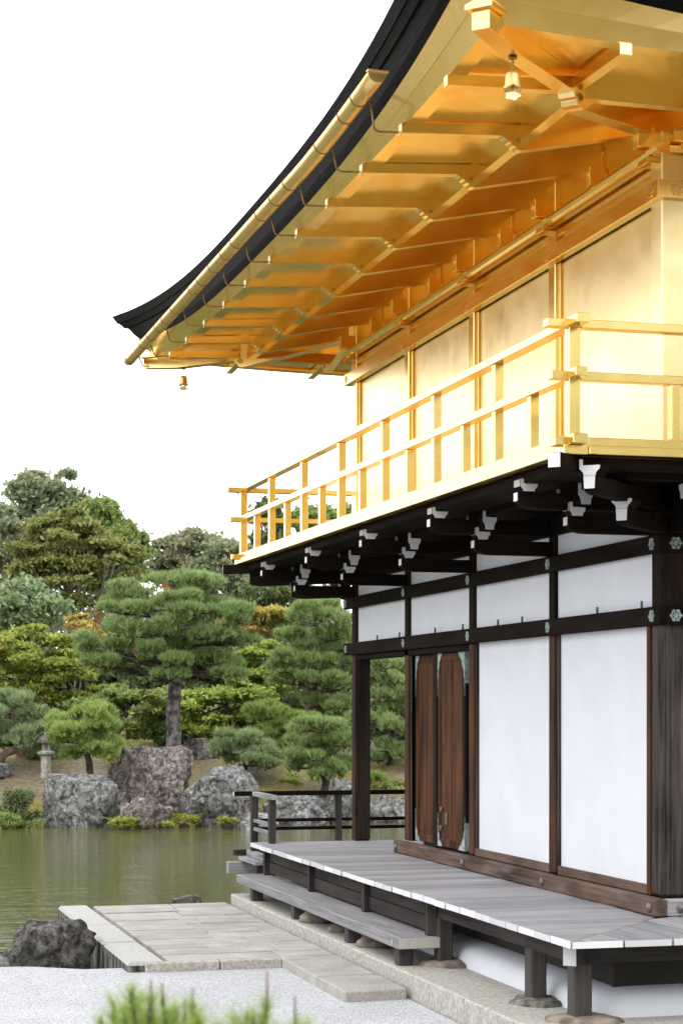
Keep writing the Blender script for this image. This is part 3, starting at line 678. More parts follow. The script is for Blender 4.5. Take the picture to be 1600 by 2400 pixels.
def diag_set(cx, cy, dy):
    fx = lambda o, s_, z: (cx - o*r2 + s_*r2*dy, cy + dy*o*r2 + s_*r2, z)
    for (L, zb, zt, d, zt2) in ((0.62*1.414, 3.664, 3.785, 0.55*1.414, 3.787), (1.04*1.414, 3.835, 3.958, 0.97*1.414, 3.960)):
        a_ = part('bracket_arm', G().prism(arm_poly(L, zb, zt, 0.03), lambda p, q, a: fx(p, a, q), -0.046, 0.046), 'dark_x', None, 0.003)
        part('arm_end', G().prism([(-0.038, zb+0.034), (0.038, zb+0.034), (0.043, zt-0.002), (-0.043, zt-0.002)], lambda p, q, a: fx(a, p, q), L+0.0005, L+0.0035), 'end_white', a_, 0)
        prof = [(-0.044, zt+0.001), (0.044, zt+0.001), (0.050, zt+0.022), (0.078, zt+0.05), (0.078, zt+0.115), (0.052, zt+0.115), (0.052, zt+0.072), (-0.078, zt+0.070), (-0.078, zt+0.05), (-0.050, zt+0.022)]
        part('bearing_block', G().prism(prof, lambda p, q, a: fx(a, p, q), d-0.08, L-0.004), 'dark_x', a_, 0.003)
        part('painted_face', G().prism([(p*0.97, q) for p, q in prof], lambda p, q, a: fx(a, p, q), L-0.0035, L-0.0005), 'end_white', a_, 0)
diag_set(0.05, -0.15, -1); diag_set(0.05, 8.48, 1)
# wall-plane beams behind the brackets and the dark floor of the balcony
part('wall_plate', G().box(-0.02, 0.14, -0.21, 8.54, 3.84, 4.02), 'dark_y'); part('wall_plate', G().box(0.142, 10.6, -0.215, -0.05, 3.84, 4.018), 'dark_x')
XB, YB0, YB1 = -1.09, -1.13, 9.52                   # railing centre lines
bal = part('balcony_floor', G().box(-1.06, 10.6, -1.10, 9.49, 4.03, 4.098), 'dark_x', bevel=0)
part('inner_purlin', G().box(-0.672, -0.585, -0.75, 9.1, 3.982, 4.03), 'dark_y', bal)
part('inner_purlin', G().box(-0.575, 10.6, -0.875, -0.79, 3.982, 4.029), 'dark_x', bal)
part('edge_beam', G().box(-1.070, -0.95, YB0+0.12, YB1-0.12, 4.019, 4.098), 'dark_y', bal, 0.01)
for y in (YB0, YB1):
    yi = y + 0.10 if y < 0 else y - 0.10
    part('edge_beam', G().box(-0.94, 10.6, yi-0.06, yi+0.06, 4.017, 4.0985), 'dark_x', bal, 0.008)
for (cy, dy) in ((0.0, -1), (8.39, 1)):             # diagonal corner beams with painted ends
    cb = part('corner_beam', G().bar((-0.35, cy+dy*0.35, 4.045), (-1.285, cy+dy*1.285, 4.045), 0.095, 0.108), 'dark_x', bal, 0.006)
    part('beam_end', G().bar((-1.2855, cy+dy*1.2855, 4.045), (-1.289, cy+dy*1.289, 4.045), 0.088, 0.100), 'end_white', bal, 0)
part('fascia', G().box(-1.18, -1.00, YB0-0.07, YB1+0.09, 4.102, 4.165), 'gold', bal)
for y0, y1 in ((YB0-0.085, YB0+0.07), (YB1-0.07, YB1+0.085)): part('fascia', G().box(-0.998, 10.6, y0, y1, 4.103, 4.163), 'gold', bal)
part('gold_floor', G().box(-0.995, 10.6, YB0+0.072, YB1-0.072, 4.10, 4.155), 'gold_wall', bal, 0)

# ---- balcony railing
def rails(parent):
    for (w_, z0, z1, ext, mat) in ((0.10, 4.985, 5.047, 0.20, 'gold'), (0.09, 4.625, 4.688, 0.17, 'gold'), (0.11, 4.168, 4.235, 0.15, 'gold')):
        part('rail', G().box(XB-w_/2, XB+w_/2, YB0-ext, YB1+ext, z0, z1), mat, parent, 0.004)
        for y in (YB0, YB1):
            part('rail', G().box(XB-ext, XB-w_/2+0.001, y-w_/2+0.003, y+w_/2-0.003, z0-0.008, z1-0.012), mat, parent, 0.004)
            part('rail', G().box(XB+w_/2-0.001, 10.6, y-w_/2+0.003, y+w_/2-0.003, z0-0.008, z1-0.012), mat, parent, 0.004)
brl = part('balcony_railing', G().box(XB-0.042, XB+0.042, YB0-0.042, YB0+0.042, 4.236, 4.98), 'gold')
rails(brl)
part('corner_baluster', G().box(XB-0.042, XB+0.042, YB1-0.042, YB1+0.042, 4.236, 4.984), 'gold', brl)
tall = G().box(-0.036, 0.036, -0.036, 0.036, 4.236, 4.984).mesh('baluster', 0.003); tall.materials.append(M['gold'])
short = G().box(-0.034, 0.034, -0.034, 0.034, 4.236, 4.624).mesh('short_baluster', 0.003); short.materials.append(M['gold'])
st = (YB1-YB0)/7
for k in range(1, 7): link('baluster', tall, None, brl, (XB, YB0+k*st, 0))
for k in range(7): link('short_baluster', short, None, brl, (XB, YB0+(k+0.5)*st, 0))
for y in (YB0, YB1):
    for k in range(1, 5): link('baluster', tall, None, brl, (XB+k*st, y, 0))
    for k in range(5): link('short_baluster', short, None, brl, (XB+(k+0.5)*st, y, 0))

# ---- upper storey in gold leaf
part('gold_corner_post', G().box(0.0, 0.20, -0.20, 0.0, 4.156, 6.91), 'gold_wall', None, 0.012)
part('gold_corner_post', G().box(0.0, 0.20, 8.33, 8.53, 4.156, 6.91), 'gold', None, 0.012)
part('gold_post_strip', G().box(0.202, 0.26, -0.17, -0.12, 4.156, 6.18), 'gold')
for k in (1, 2, 3): part('gold_post', G().box(0.0, 0.16, POSTY[k]-0.15, POSTY[k], 4.156, 6.91), 'gold', None, 0.008)
for k in range(1, 5): part('gold_post', G().box(BAY*k, BAY*k+0.16, -0.2, -0.04, 4.156, 6.91), 'gold', None, 0.008)
gb = [(0.0, POSTY[1]-0.15), (POSTY[1], POSTY[2]-0.15), (POSTY[2], POSTY[3]-0.15), (POSTY[3], 8.33)]
for (y0, y1) in gb:
    part('gold_panel', G().box(0.055, 0.09, y0-0.004, y1+0.004, 4.156, 6.20), 'gold_wall', bevel=0)
    part('gold_panel', G().box(0.05, 0.09, y0-0.004, y1+0.004, 6.30, 6.92), 'gold', bevel=0)
    part('gold_batten', G().box(0.02, 0.052, y0+0.002, y1-0.002, 6.40, 6.425), 'gold')
    for yy in (y0+0.02, y1-0.02): part('gold_batten', G().box(0.03, 0.054, yy-0.018, yy+0.018, 4.157, 6.18), 'gold')
for k in range(4):
    x0, x1 = BAY*k + (0.20 if k == 0 else 0.16), BAY*(k+1)
    part('gold_panel', G().box(x0-0.004, x1+0.004, -0.145, -0.11, 4.156, 6.20), 'gold_wall', bevel=0)
    part('gold_panel', G().box(x0-0.004, x1+0.004, -0.15, -0.11, 6.30, 6.92), 'gold', bevel=0)
    part('gold_batten', G().box(x0+0.002, x1-0.002, -0.18, -0.152, 6.40, 6.425), 'gold')
part('gold_panel', G().box(0.2, 10.6, 8.40, 8.45, 4.156, 6.92), 'gold_wall', bevel=0)
part('gold_beam', G().box(-0.055, 0.03, -0.255, 8.66, 6.182, 6.318), 'gold', None, 0.005)
part('gold_beam', G().box(0.032, 10.6, -0.253, -0.17, 6.184, 6.316), 'gold', None, 0.005)
for y in (-0.12, POSTY[1]-0.07, POSTY[2]-0.07, POSTY[3]-0.07, 8.58): link('rosette_fitting', rosg, None, PAV, (-0.0552, y, 6.25), math.pi)
for x in (0.10, BAY+0.08): link('rosette_fitting', rosg, None, PAV, (x, -0.2552, 6.25), -math.pi/2)
# head plate with its rounded moulding
def moulding(fx, a0, a1): return G().prism([(0.0, 6.50), (0.075, 6.50), (0.105, 6.515), (0.118, 6.54), (0.105, 6.565), (0.075, 6.578), (0.0, 6.578)], fx, a0, a1)
part('head_plate', moulding(lambda p, q, a: (0.02-p, a, q), -0.30, 8.63), 'gold', None, 0)
part('head_plate', moulding(lambda p, q, a: (a, -0.18-p, q), 0.022, 10.6), 'gold', None, 0)
for k in range(9):
    y = 1.065*k - (0.07 if 0 < k < 8 else (0.1 if k == 0 else 0.09))
    h = 0.05 if k % 2 == 0 else 0.035
    part('bracket_seat', G().box(-0.17 if k % 2 == 0 else -0.10, 0.03, y-h, y+h, 6.579, 6.735), 'gold')
    part('bracket_seat', G().box(-0.112, 0.03, y-0.085, y+0.085, 6.452, 6.499), 'gold') if k % 2 == 0 else None
for k in range(6): part('bracket_seat', G().box(1.065*k+0.03, 1.065*k+0.13, -0.36 if k % 2 == 0 else -0.3, -0.17, 6.579, 6.735), 'gold')

# ---- eaves: two tiers of rafters, purlins, soffit, eave boards
def zbase(d): return 6.727 - 0.207*d
def lift(r): return 0.09*max(0, r)**4
LA = 8.52
SIDES = {'A': (lambda s, d, z: (-d, s, z), LA), 'B': (lambda s, d, z: (s, -d, z), 10.65), 'C': (lambda s, d, z: (s, LA+d, z), 10.65), 'D': (lambda s, d, z: (10.65+d, s, z), LA)}
def rr(s, L):                                       # 0 mid-side .. 1 at the corner
    return max(0.0, 1 - (L/2 + 2.475 - abs(s-L/2))/6.74)
nose_prof = [(1.205, 6.60), (1.20, 6.645), (1.165, 6.655), (1.17, 6.63), (1.15, 6.615), (1.155, 6.59), (1.125, 6.574)]
def rafters(side, ks):
    P, L = SIDES[side]
    for k in ks:
        s = 1.065*k; r = rr(s, L); lf = lift(r)
        if 0 <= s <= L+0.01:
            pl = [(-0.03, zbase(0)), (-0.03, 6.885), (1.06, 6.70), (1.20, 6.66), (1.205, 6.602), (1.185, 6.585), (1.168, 6.588), (1.160, 6.566), (1.140, 6.562), (1.130, 6.540), (1.105, 6.534), (1.092, 6.512), (1.06, zbase(1.06))]
            b = part('base_rafter', G().prism(pl, lambda p, q, a: P(s+a, p, q), -0.047, 0.047), 'gold', None, 0.0)
            # small scroll curl at the carved nose
            sp = [P(s-0.049, 1.085+0.020*(1-t/16)*math.cos(t*0.62), 6.575+0.020*(1-t/16)*math.sin(t*0.62)) for t in range(14)]
            part('scroll', G().tube(sp, 0.0035, 5), 'hook_brass', b, 0)
        d0 = 1.05 if 0 <= s <= L+0.01 else max(1.05, (-s if s < 0 else s-L)+0.08)
        z0 = 6.603 - 0.046*(d0-1.17)/0.81; zt = 6.557
        pl = [(d0, z0+lf*0.5), (d0, z0+0.08+lf*0.5), (1.985, zt+0.075+lf), (1.985, zt+lf)]
        f_ = part('flying_rafter', G().prism(pl, lambda p, q, a: P(s+a, p, q), -0.042, 0.042), 'gold', None, 0.0)
        part('rafter_end', G().prism([(-0.041, zt+0.002+lf), (0.041, zt+0.002+lf), (0.041, zt+0.073+lf), (-0.041, zt+0.073+lf)], lambda p, q, a: P(s+p, a, q), 1.9855, 1.989), 'gold_wall', f_, 0)
rafters('A', range(-1, 10)); rafters('B', [k for k in range(-1, 6)]); rafters('C', [k for k in range(-1, 5)])
def strip(curves, sides, n=44, inner_close=True):
    """sheet or closed tube through curves (d_mid, d_corner, z_mid, z_corner, pw) round the eaves"""
    g = G()
    for sd in sides:
        P, L = SIDES[sd]
        ts = [math.sin(math.pi/2*(-1+2*i/n)) for i in range(n+1)]
        base = len(g.v); nc = len(curves)
        for (d0, d1, z0, z1, pw) in curves:
            for t in ts:
                hl = L/2 + d1; s = L/2 + t*hl
                r = max(0.0, 1-(hl-abs(s-L/2))/6.74)
                g.v.append(P(s, d0+(d1-d0)*r**3, z0+(z1-z0)*r**pw))
        rng_ = range(nc) if inner_close else range(nc-1)
        for c_ in rng_:
            c2 = (c_+1) % nc
            for i in range(n): g.f.append((base+c_*(n+1)+i, base+c_*(n+1)+i+1, base+c2*(n+1)+i+1, base+c2*(n+1)+i))
    return g
for sd in 'ABCD':
    part('purlin', strip([(0.965, 0.965, 6.585, 6.60, 4), (1.055, 1.055, 6.580, 6.60, 4), (1.060, 1.06, 6.70, 6.72, 4), (0.965, 0.965, 6.71, 6.72, 4)], sd), 'gold', None, 0)
    part('soffit_board', strip([(-0.08, -0.08, 6.885, 6.885, 2), (1.05, 1.05, 6.690, 6.71, 4), (1.05, 1.05, 6.70, 6.72, 4), (-0.08, -0.08, 6.895, 6.895, 2)], sd), 'gold', None, 0)
    part('soffit_board', strip([(1.04, 1.04, 6.690, 6.72, 4), (1.93, 1.96, 6.632, 6.735, 4), (1.93, 1.96, 6.640, 6.745, 4), (1.04, 1.04, 6.70, 6.73, 4)], sd), 'gold', None, 0)
    part('eave_board', strip([(1.83, 1.85, 6.606, 6.715, 4), (1.950, 1.985, 6.604, 6.715, 4), (1.992, 2.08, 6.643, 6.86, 3), (1.999, 2.09, 6.641, 6.858, 3), (2.045, 2.19, 6.686, 7.018, 3), (1.83, 1.95, 6.69, 7.018, 3)], sd), 'gold', None, 0)
# hip rafters
for (cx, cy, dy) in ((0.0, 0.0, -1), (0.0, 8.52, 1)):
    H = lambda o, z, s_=0.0: Vector((cx - o + s_*r2*dy, cy + dy*o + s_*r2, z))
    pr = [(-0.05, 6.715), (-0.05, 6.88), (1.06, 6.72), (1.16, 6.68), (1.165, 6.61), (1.145, 6.592), (1.135, 6.566), (1.11, 6.555), (1.10, 6.525), (1.075, 6.510), (1.04, 6.508)]
    hp = part('hip_rafter', G().prism(pr, lambda p, q, a: H(p, q, a), -0.065, 0.065), 'gold', None, 0.004)
    pr = [(1.05, 6.60), (1.05, 6.72), (2.10, 6.75), (2.10, 6.625), (1.75, 6.588)]
    part('hip_flyer', G().prism(pr, lambda p, q, a: H(p, q, a), -0.062, 0.062), 'gold', hp, 0.004)
    cap = [(-0.095, 6.775), (-0.085, 6.74), (0.085, 6.74), (0.095, 6.775), (0.0, 6.815)]
    cap = [(-0.095, 6.750), (0.095, 6.750), (0.095, 6.785), (0.0, 6.815), (-0.095, 6.785)]
    part('hip_cap', G().prism(cap, lambda p, q, a: H(a, q, p), 1.80, 2.125), 'gold', hp, 0.003)
    sp = [H(1.075+0.03*(1-t/18)*math.cos(t*0.6), 6.58+0.03*(1-t/18)*math.sin(t*0.6), -0.068) for t in range(16)]
    part('scroll', G().tube(sp, 0.005, 5), 'hook_brass', hp, 0)

# ---- roof: thick layered bark edge and shingled slope
roof = part('roof', strip([(1.83, 1.95, 6.695, 7.02, 3), (2.035, 2.18, 6.690, 7.02, 3), (2.07, 2.235, 6.77, 7.075, 3), (2.10, 2.30, 6.92, 7.165, 2.6), (1.83, 1.95, 6.95, 7.165, 3)], 'ABCD'), 'roof_edge', None, 0)
part('bark_layer', strip([(1.9, 1.95, 6.925, 7.17, 2.6), (2.108, 2.34, 6.922, 7.17, 2.6), (2.130, 2.40, 6.993, 7.235, 2.6), (1.9, 1.95, 7.0, 7.235, 2.6)], 'ABCD'), 'roof_edge', roof, 0)
part('bark_layer', strip([(1.9, 1.95, 6.996, 7.24, 2.6), (2.138, 2.42, 6.996, 7.24, 2.6), (2.17, 2.475, 7.07, 7.335, 2.5), (1.9, 1.95, 7.075, 7.335, 2.5)], 'ABCD'), 'roof_edge', roof, 0)
part('roof_slope', strip([(2.172, 2.478, 7.072, 7.338, 2.5), (1.6, 1.7, 7.25, 7.46, 2.4), (0.6, 0.6, 7.62, 7.66, 2), (-1.2, -1.2, 8.45, 8.45, 2), (-4.2, -4.2, 9.9, 9.9, 2)], 'ABCD', inner_close=False), 'roof_top', roof, 0)
# shingle ends along the flared far corner and the facade: thin overlapping courses
for c_ in range(7):
    d = 0.06 + 0.09*c_; zz = 0.012 + 0.034*c_
    part('shingle_course', strip([(2.172-d, 2.478-d, 7.072+zz*0.95, 7.338+zz*0.6, 2.5), (2.172-d-0.012, 2.478-d-0.012, 7.087+zz*0.95, 7.351+zz*0.6, 2.5), (2.172-d-0.12, 2.478-d-0.12, 7.095+zz*0.95, 7.36+zz*0.6, 2.5)], 'AC', inner_close=False), 'roof_top', roof, 0)

# ---- gutter hung on hooks from the rafters
GX = -2.285
def gz(y): return 6.768 + (0.028*(1.8-y)**1.6 if y < 1.8 else 0.0)
g = G(); n = 12; seg = 40
gy = [-0.42 + 11.27*i/seg for i in range(seg+1)]
for rad in (0.070, 0.064):
    for y in gy:
        for k in range(n+1):
            a = math.pi + math.pi*k/n*1.0
            g.v.append((GX + rad*math.cos(a), y, gz(y) + rad*math.sin(a)))
m_ = (seg+1)*(n+1)
for i in range(seg):
    for k in range(n):
        g.f.append((i*(n+1)+k, i*(n+1)+k+1, (i+1)*(n+1)+k+1, (i+1)*(n+1)+k)); g.f.append((m_+i*(n+1)+k, m_+(i+1)*(n+1)+k, m_+(i+1)*(n+1)+k+1, m_+i*(n+1)+k+1))
    for k in (0, n): g.f.append((i*(n+1)+k, (i+1)*(n+1)+k, m_+(i+1)*(n+1)+k, m_+i*(n+1)+k))
for i in (0, seg):
    for k in range(n): g.f.append((i*(n+1)+k, i*(n+1)+k+1, m_+i*(n+1)+k+1, m_+i*(n+1)+k))
gut = part('gutter', g, 'gold_pipe', None, 0, True)
for y in sorted([1.065*k+0.055 for k in range(11)] + [0.42, 2.7, 4.8, 6.0, 8.1, 9.1]):
    pts = [(GX + 0.0725*math.cos(math.pi+math.pi*k/10), y, gz(y)+0.0725*math.sin(math.pi+math.pi*k/10)) for k in range(11)]
    part('gutter_joint', G().tube(pts, 0.0035, 5), 'hook_brass', gut, 0)
zg = gz(-0.42); arc = [(GX + 0.0715*math.cos(math.pi+math.pi*k/12), zg + 0.0715*math.sin(math.pi+math.pi*k/12)) for k in range(13)]
part('gutter_end', G().prism(arc, lambda p, q, a: (p, a, q), -0.424, -0.418), 'gold_pipe', gut, 0)
part('gutter_lip', G().box(GX-0.079, GX+0.079, -0.45, -0.40, zg-0.004, zg+0.010), 'gold_pipe', gut, 0.003)
for k in range(-1, 11):
    y = 1.065*k + 0.055; 
    if y < -0.4: continue
    lf = lift(rr(1.065*k, LA)); z = 6.600 + lf
    if k == 10: y = 10.52; z = 6.66
    path = [(-1.55, y, z+0.015), (-1.98, y, z-0.012), (-2.13, y, z-0.02), (-2.165, y, z-0.008), (-2.175, y, z+0.02), (-2.195, y, gz(y)-0.055), (-2.206, y, gz(y)-0.025), (-2.212, y, gz(y)+0.0)]
    part('gutter_hook', G().tube(path, 0.008, 6), 'hook_brass', gut, 0, True)

# ---- wind bells hanging from the hip rafters
def wind_bell(pos, rz, label):
    t = empty('wind_bell', pos, rz); t.scale = (0.8, 0.8, 0.8); tag(t, label, 'bell', 'wind bells under the eave corners')
    body = G(); n = 24
    prof_ = [(0.020, -0.135), (0.040, -0.140), (0.052, -0.150), (0.056, -0.170), (0.058, -0.215), (0.062, -0.245), (0.074, -0.275)]
    for (r, z) in prof_:
        for k in range(n):
            a = 2*math.pi*k/n; zz = z
            if z < -0.27: zz = z + 0.028*abs(math.sin(2*a))**0.6*-1 + 0.02
            body.v.append((r*math.cos(a), r*math.sin(a), zz))
    for i in range(len(prof_)-1):
        for k in range(n): body.f.append((i*n+k, i*n+(k+1) % n, (i+1)*n+(k+1) % n, (i+1)*n+k))
    body.f.append(tuple(range(n)))
    b = mk('bell_body', body, 'bell_brass', t, 0, True)
    so = b.modifiers.new('thickness', 'SOLIDIFY'); so.thickness = 0.004
    for k in range(8):
        a = 2*math.pi*k/8; mk('slot', G().bar((0.0575*math.cos(a), 0.0575*math.sin(a), -0.168), (0.0585*math.cos(a), 0.0585*math.sin(a), -0.20), 0.006, 0.004), 'boss_metal', b)
    mk('hanger', G().tube([(0, 0, 0.0), (0, 0, -0.045), (0.012, 0, -0.06), (0.0, 0, -0.078), (-0.010, 0, -0.06), (0, 0, -0.05)], 0.006, 6).tube([(0, 0, -0.075), (0, 0, -0.138)], 0.005, 6), 'hook_brass', t)
    mk('canopy_plate', G().lathe([(0.035, -0.028), (0.037, -0.022), (0.012, -0.012)], 14), 'hook_brass', t)
    mk('clapper_cord', G().tube([(0, 0, -0.138), (0, 0, -0.30)], 0.004, 5), 'hook_brass', t)
    # wind catcher: cloud-shaped plate
    pts = []
    for k in range(32):
        a = 2*math.pi*k/32; r = 1 + 0.14*math.cos(5*a)
        pts.append((0.060*r*math.cos(a), -0.325 + 0.036*r*math.sin(a)))
    mk('wind_catcher', G().prism(pts, lambda p, q, a: (p, a, q), -0.003, 0.003), 'gold_wall', t)
    return t
wind_bell((-1.76, -1.76, 6.600), -0.3, 'gold wind bell hanging large under the near corner of the eaves')
wind_bell((-1.70, 10.22, 6.596), -0.15, 'small gold wind bell hanging against the sky at the far eave tip')

# ================================================================== THE GARDEN
K = 1600/1568
def S(x, y): return x*K, y*K                        # 1568-wide sketch coordinates -> photograph pixels
def ground_at(px, D):
    return ground_h((px-800)/FPX*D, D)

# ---- boulders
def boulder(name, label, box, D, mat, seed, flat=0.0, thick=0.8, cuts=9, sub=5, rough=0.11, sink=0.35, group=None, top_tilt=0.0):
    D = D*DS if D > 30 else D
    (x0, y0), (x1, y1) = S(box[0], box[1]), S(box[2], box[3])
    a = at_depth((x0+x1)/2, y1, D); t = at_depth((x0+x1)/2, y0, D)
    wd = (x1-x0)/FPX*D; hz = t.z - a.z + sink
    rs = random.Random(seed)
    bm = bmesh.new(); bmesh.ops.create_icosphere(bm, subdivisions=sub, radius=1.0)
    planes = []
    for _ in range(cuts+8):
        v = Vector((rs.gauss(0, 1), rs.gauss(0, 1), rs.gauss(0, 0.7))).normalized(); planes.append((v, rs.uniform(0.72, 1.0)))
    if flat: planes.append((Vector((top_tilt, -0.1, 1)).normalized(), 1-flat))
    off = Vector((seed*3.1, seed*1.7, seed*0.9))
    for v in bm.verts:
        p = v.co.copy(); p = Vector([math.copysign(abs(c_)**0.78, c_) for c_ in p])
        for (nrm, dd) in planes:
            e = p.dot(nrm) - dd
            if e > 0: p -= nrm*e*0.985
        q = p*1.9 + off
        nn_ = noise.fractal(q, 1.0, 2.1, 5) ; rid = 1-abs(noise.noise(p*1.35 + off*1.3))*2
        p *= 1 + rough*nn_ + 0.07*rid + 0.055*noise.fractal(p*6+off, 0.8, 2.0, 5)
        v.co = p
    xs_ = [v.co.x for v in bm.verts]; zs_ = [v.co.z for v in bm.verts]; yy_ = [v.co.y for v in bm.verts]
    for v in bm.verts:
        fx_ = (v.co.x-min(xs_))/(max(xs_)-min(xs_)) - 0.5; fz_ = (v.co.z-min(zs_))/(max(zs_)-min(zs_)); fy_ = (v.co.y-min(yy_))/(max(yy_)-min(yy_)) - 0.5
        v.co = Vector((fx_*wd, fy_*wd*thick, fz_*hz - sink))
    me = bpy.data.meshes.new(name); bm.to_mesh(me); bm.free()
    me.polygons.foreach_set('use_smooth', [True]*len(me.polygons))
    o = link(name, me, mat, None, (a.x, a.y, a.z), -TH); tag(o, label, 'rock', group); return o
GB = 'boulders along the far bank'
boulder('boulder', 'flat topped grey boulder at the waterline under the small round pine', (100, 1775, 274, 1906), 44.4, 'rock_grey', 3, 0.45, 0.8, 8, top_tilt=0.1, group=GB)
boulder('boulder', 'largest brown boulder rising behind the others below the tall pine', (232, 1712, 448, 1880), 46.2, 'rock_brown', 11, 0.12, 0.7, 10, group=GB)
boulder('boulder', 'blue grey boulder sloping down to the right beside the railing corner', (416, 1758, 598, 1903), 44.6, 'rock_grey', 21, 0.1, 0.8, 9, group=GB)
boulder('boulder', 'low knobbly boulder in front of the largest brown one', (272, 1828, 402, 1908), 43.6, 'rock_brown', 8, 0.0, 0.7, 7, rough=0.26, group=GB)
boulder('boulder', 'rounded boulder standing behind the trunk of the tall pine', (412, 1695, 500, 1772), 50.0, 'rock_brown', 14, 0.15, 0.8, group=GB)
boulder('boulder', 'small pale stone in the water behind the railing corner post', (545, 1866, 642, 1908), 43.3, 'rock_pale', 17, 0.0, 0.8, 6, sub=4, group=GB)
boulder('boulder', 'long low brownish boulder seen through the railing', (596, 1822, 764, 1898), 45.0, 'rock_pale', 19, 0.1, 0.6, 8, group=GB)
boulder('boulder', 'upright blue grey boulder left of the far corner post', (752, 1787, 812, 1895), 45.0, 'rock_grey', 29, 0.2, 0.9, 7, group=GB)
boulder('boulder', 'pale speckled boulder framed by the open porch bay', (842, 1826, 950, 1898), 46.0, 'rock_pale', 31, 0.0, 0.7, 7, group=GB)
boulder('boulder', 'small pointed stone at the left picture edge on the bank', (4, 1816, 44, 1856), 44.8, 'rock_pale', 37, 0.0, 0.9, 6, sub=4, group=GB)
boulder('boulder', 'grey boulder half hidden behind the low pine near the railing', (528, 1748, 640, 1806), 48.5, 'rock_grey', 41, 0.1, 0.8, 7, sub=4, group=GB)
boulder('boulder', 'flat stone at the left edge beside the stone lantern', (-40, 1752, 26, 1772), 49.0, 'rock_grey', 43, 0.2, 0.8, 7, sub=4, group=GB)
boulder('boulder', 'big dark wet boulder beside the left side of the stone landing', (14, 2112, 222, 2232), 18.9, 'rock_dark', 47, 0.15, 0.8, 9, rough=0.16, sink=0.35)
boulder('boulder', 'pale stone at the left picture edge by the gravel', (-60, 2184, 42, 2236), 18.2, 'rock_pale', 53, 0.1, 0.8, 7, sub=4, sink=0.2)
boulder('boulder', 'small black stone just above the water beyond the landing', (386, 2054, 466, 2086), 24.4, 'rock_dark', 59, 0.0, 0.7, 7, sub=4, sink=0.15)
for i, (y, r, lab) in enumerate(((5.3, 0.16, 'smooth cobble under the step near its middle legs'), (3.2, 0.14, 'brown cobble under the step behind its second leg'), (4.4, 0.10, 'small cobble tucked under the middle of the step'))):
    g = G(); n = 12
    for j, (s, z) in enumerate(((0.6, -0.3), (1.0, 0.1), (0.95, 0.5), (0.6, 0.85), (0.2, 1.0))):
        for k in range(n): a = 2*math.pi*k/n; g.v.append((r*s*(1+0.12*math.sin(2*a+i)+0.06*math.sin(5*a))*1.2*math.cos(a), r*s*math.sin(a), z*r*0.8))
    for j in range(4):
        for k in range(n): g.f.append((j*n+k, j*n+(k+1) % n, (j+1)*n+(k+1) % n, (j+1)*n+k))
    g.f.append(tuple(4*n+k for k in range(n)))
    tag(mk('cobble', g, 'base_stone', None, 0, True, loc=(-1.25, y, ZP)), lab, 'stone', 'cobbles under the step')

# ---- stone lantern
LD = 46.0
lp = at_depth(*S(105.5, 1773), LD); LZ = ground_at(S(105.5, 0)[0], LD)
lan = empty('stone_lantern', (lp.x, lp.y, LZ-0.05)); tag(lan, 'small stone lantern with mushroom cap on the bank left of the round pine', 'lantern')
lh = lp.z - LZ + 0.05
mk('shaft', G().lathe([(0.125, 0.0), (0.12, lh+0.38)], 8), 'lantern_stone', lan, 0.008)
mk('platform', G().lathe([(0.13, lh+0.37), (0.205, lh+0.42), (0.21, lh+0.47), (0.12, lh+0.50)], 12), 'lantern_stone', lan, 0)
g = G()
for k in range(4):
    a = math.pi/4+k*math.pi/2; g.bar((0.085*math.cos(a), 0.085*math.sin(a), lh+0.495), (0.085*math.cos(a), 0.085*math.sin(a), lh+0.68), 0.06, 0.06, (1, 0.2, 0))
g.box(-0.05, 0.05, -0.05, 0.05, lh+0.495, lh+0.68)
mk('fire_box', g, 'lantern_stone', lan, 0.004)
mk('cap', G().lathe([(0.06, lh+0.66), (0.225, lh+0.675), (0.235, lh+0.70), (0.19, lh+0.79), (0.11, lh+0.85), (0.03, lh+0.87)], 14), 'lantern_cap', lan, 0, True)
mk('finial', G().lathe([(0.03, lh+0.86), (0.05, lh+0.89), (0.04, lh+0.92), (0.01, lh+0.945)], 10), 'lantern_stone', lan, 0, True)

# ---- foliage generators
def unit(v): return v/np.maximum(np.linalg.norm(v, axis=-1, keepdims=True), 1e-9)
def needles(P, A, k, L, w, spread):
    """tufts at P with axes A: k needle triangles each"""
    n = len(P); P = np.repeat(P, k, 0); A = np.repeat(A, k, 0)
    r = rng.normal(size=(n*k, 3)); perp = unit(r - A*(r*A).sum(1, keepdims=True))
    th = rng.uniform(0.05, spread, (n*k, 1)); d = A*np.cos(th) + perp*np.sin(th)
    ln = L*rng.uniform(0.6, 1.15, (n*k, 1)); s = unit(np.cross(d, rng.normal(size=(n*k, 3))))
    st = P + d*ln*0.02
    V = np.stack([st - s*w/2, st + s*w/2, st + d*ln], 1); return V.reshape(-1, 3)
def leaves(P, size, flat=0.0):
    n = len(P); nr = rng.normal(size=(n, 3)); nr[:, 2] += flat*np.sign(rng.uniform(-0.3, 1, n)); nr = unit(nr)
    u = unit(np.cross(nr, rng.normal(size=(n, 3)))); v_ = np.cross(nr, u); a = size*rng.uniform(0.6, 1.3, (n, 1))
    V = np.stack([P-u*a, P+v_*a*0.5, P+u*a, P-v_*a*0.5], 1); return V.reshape(-1, 3)
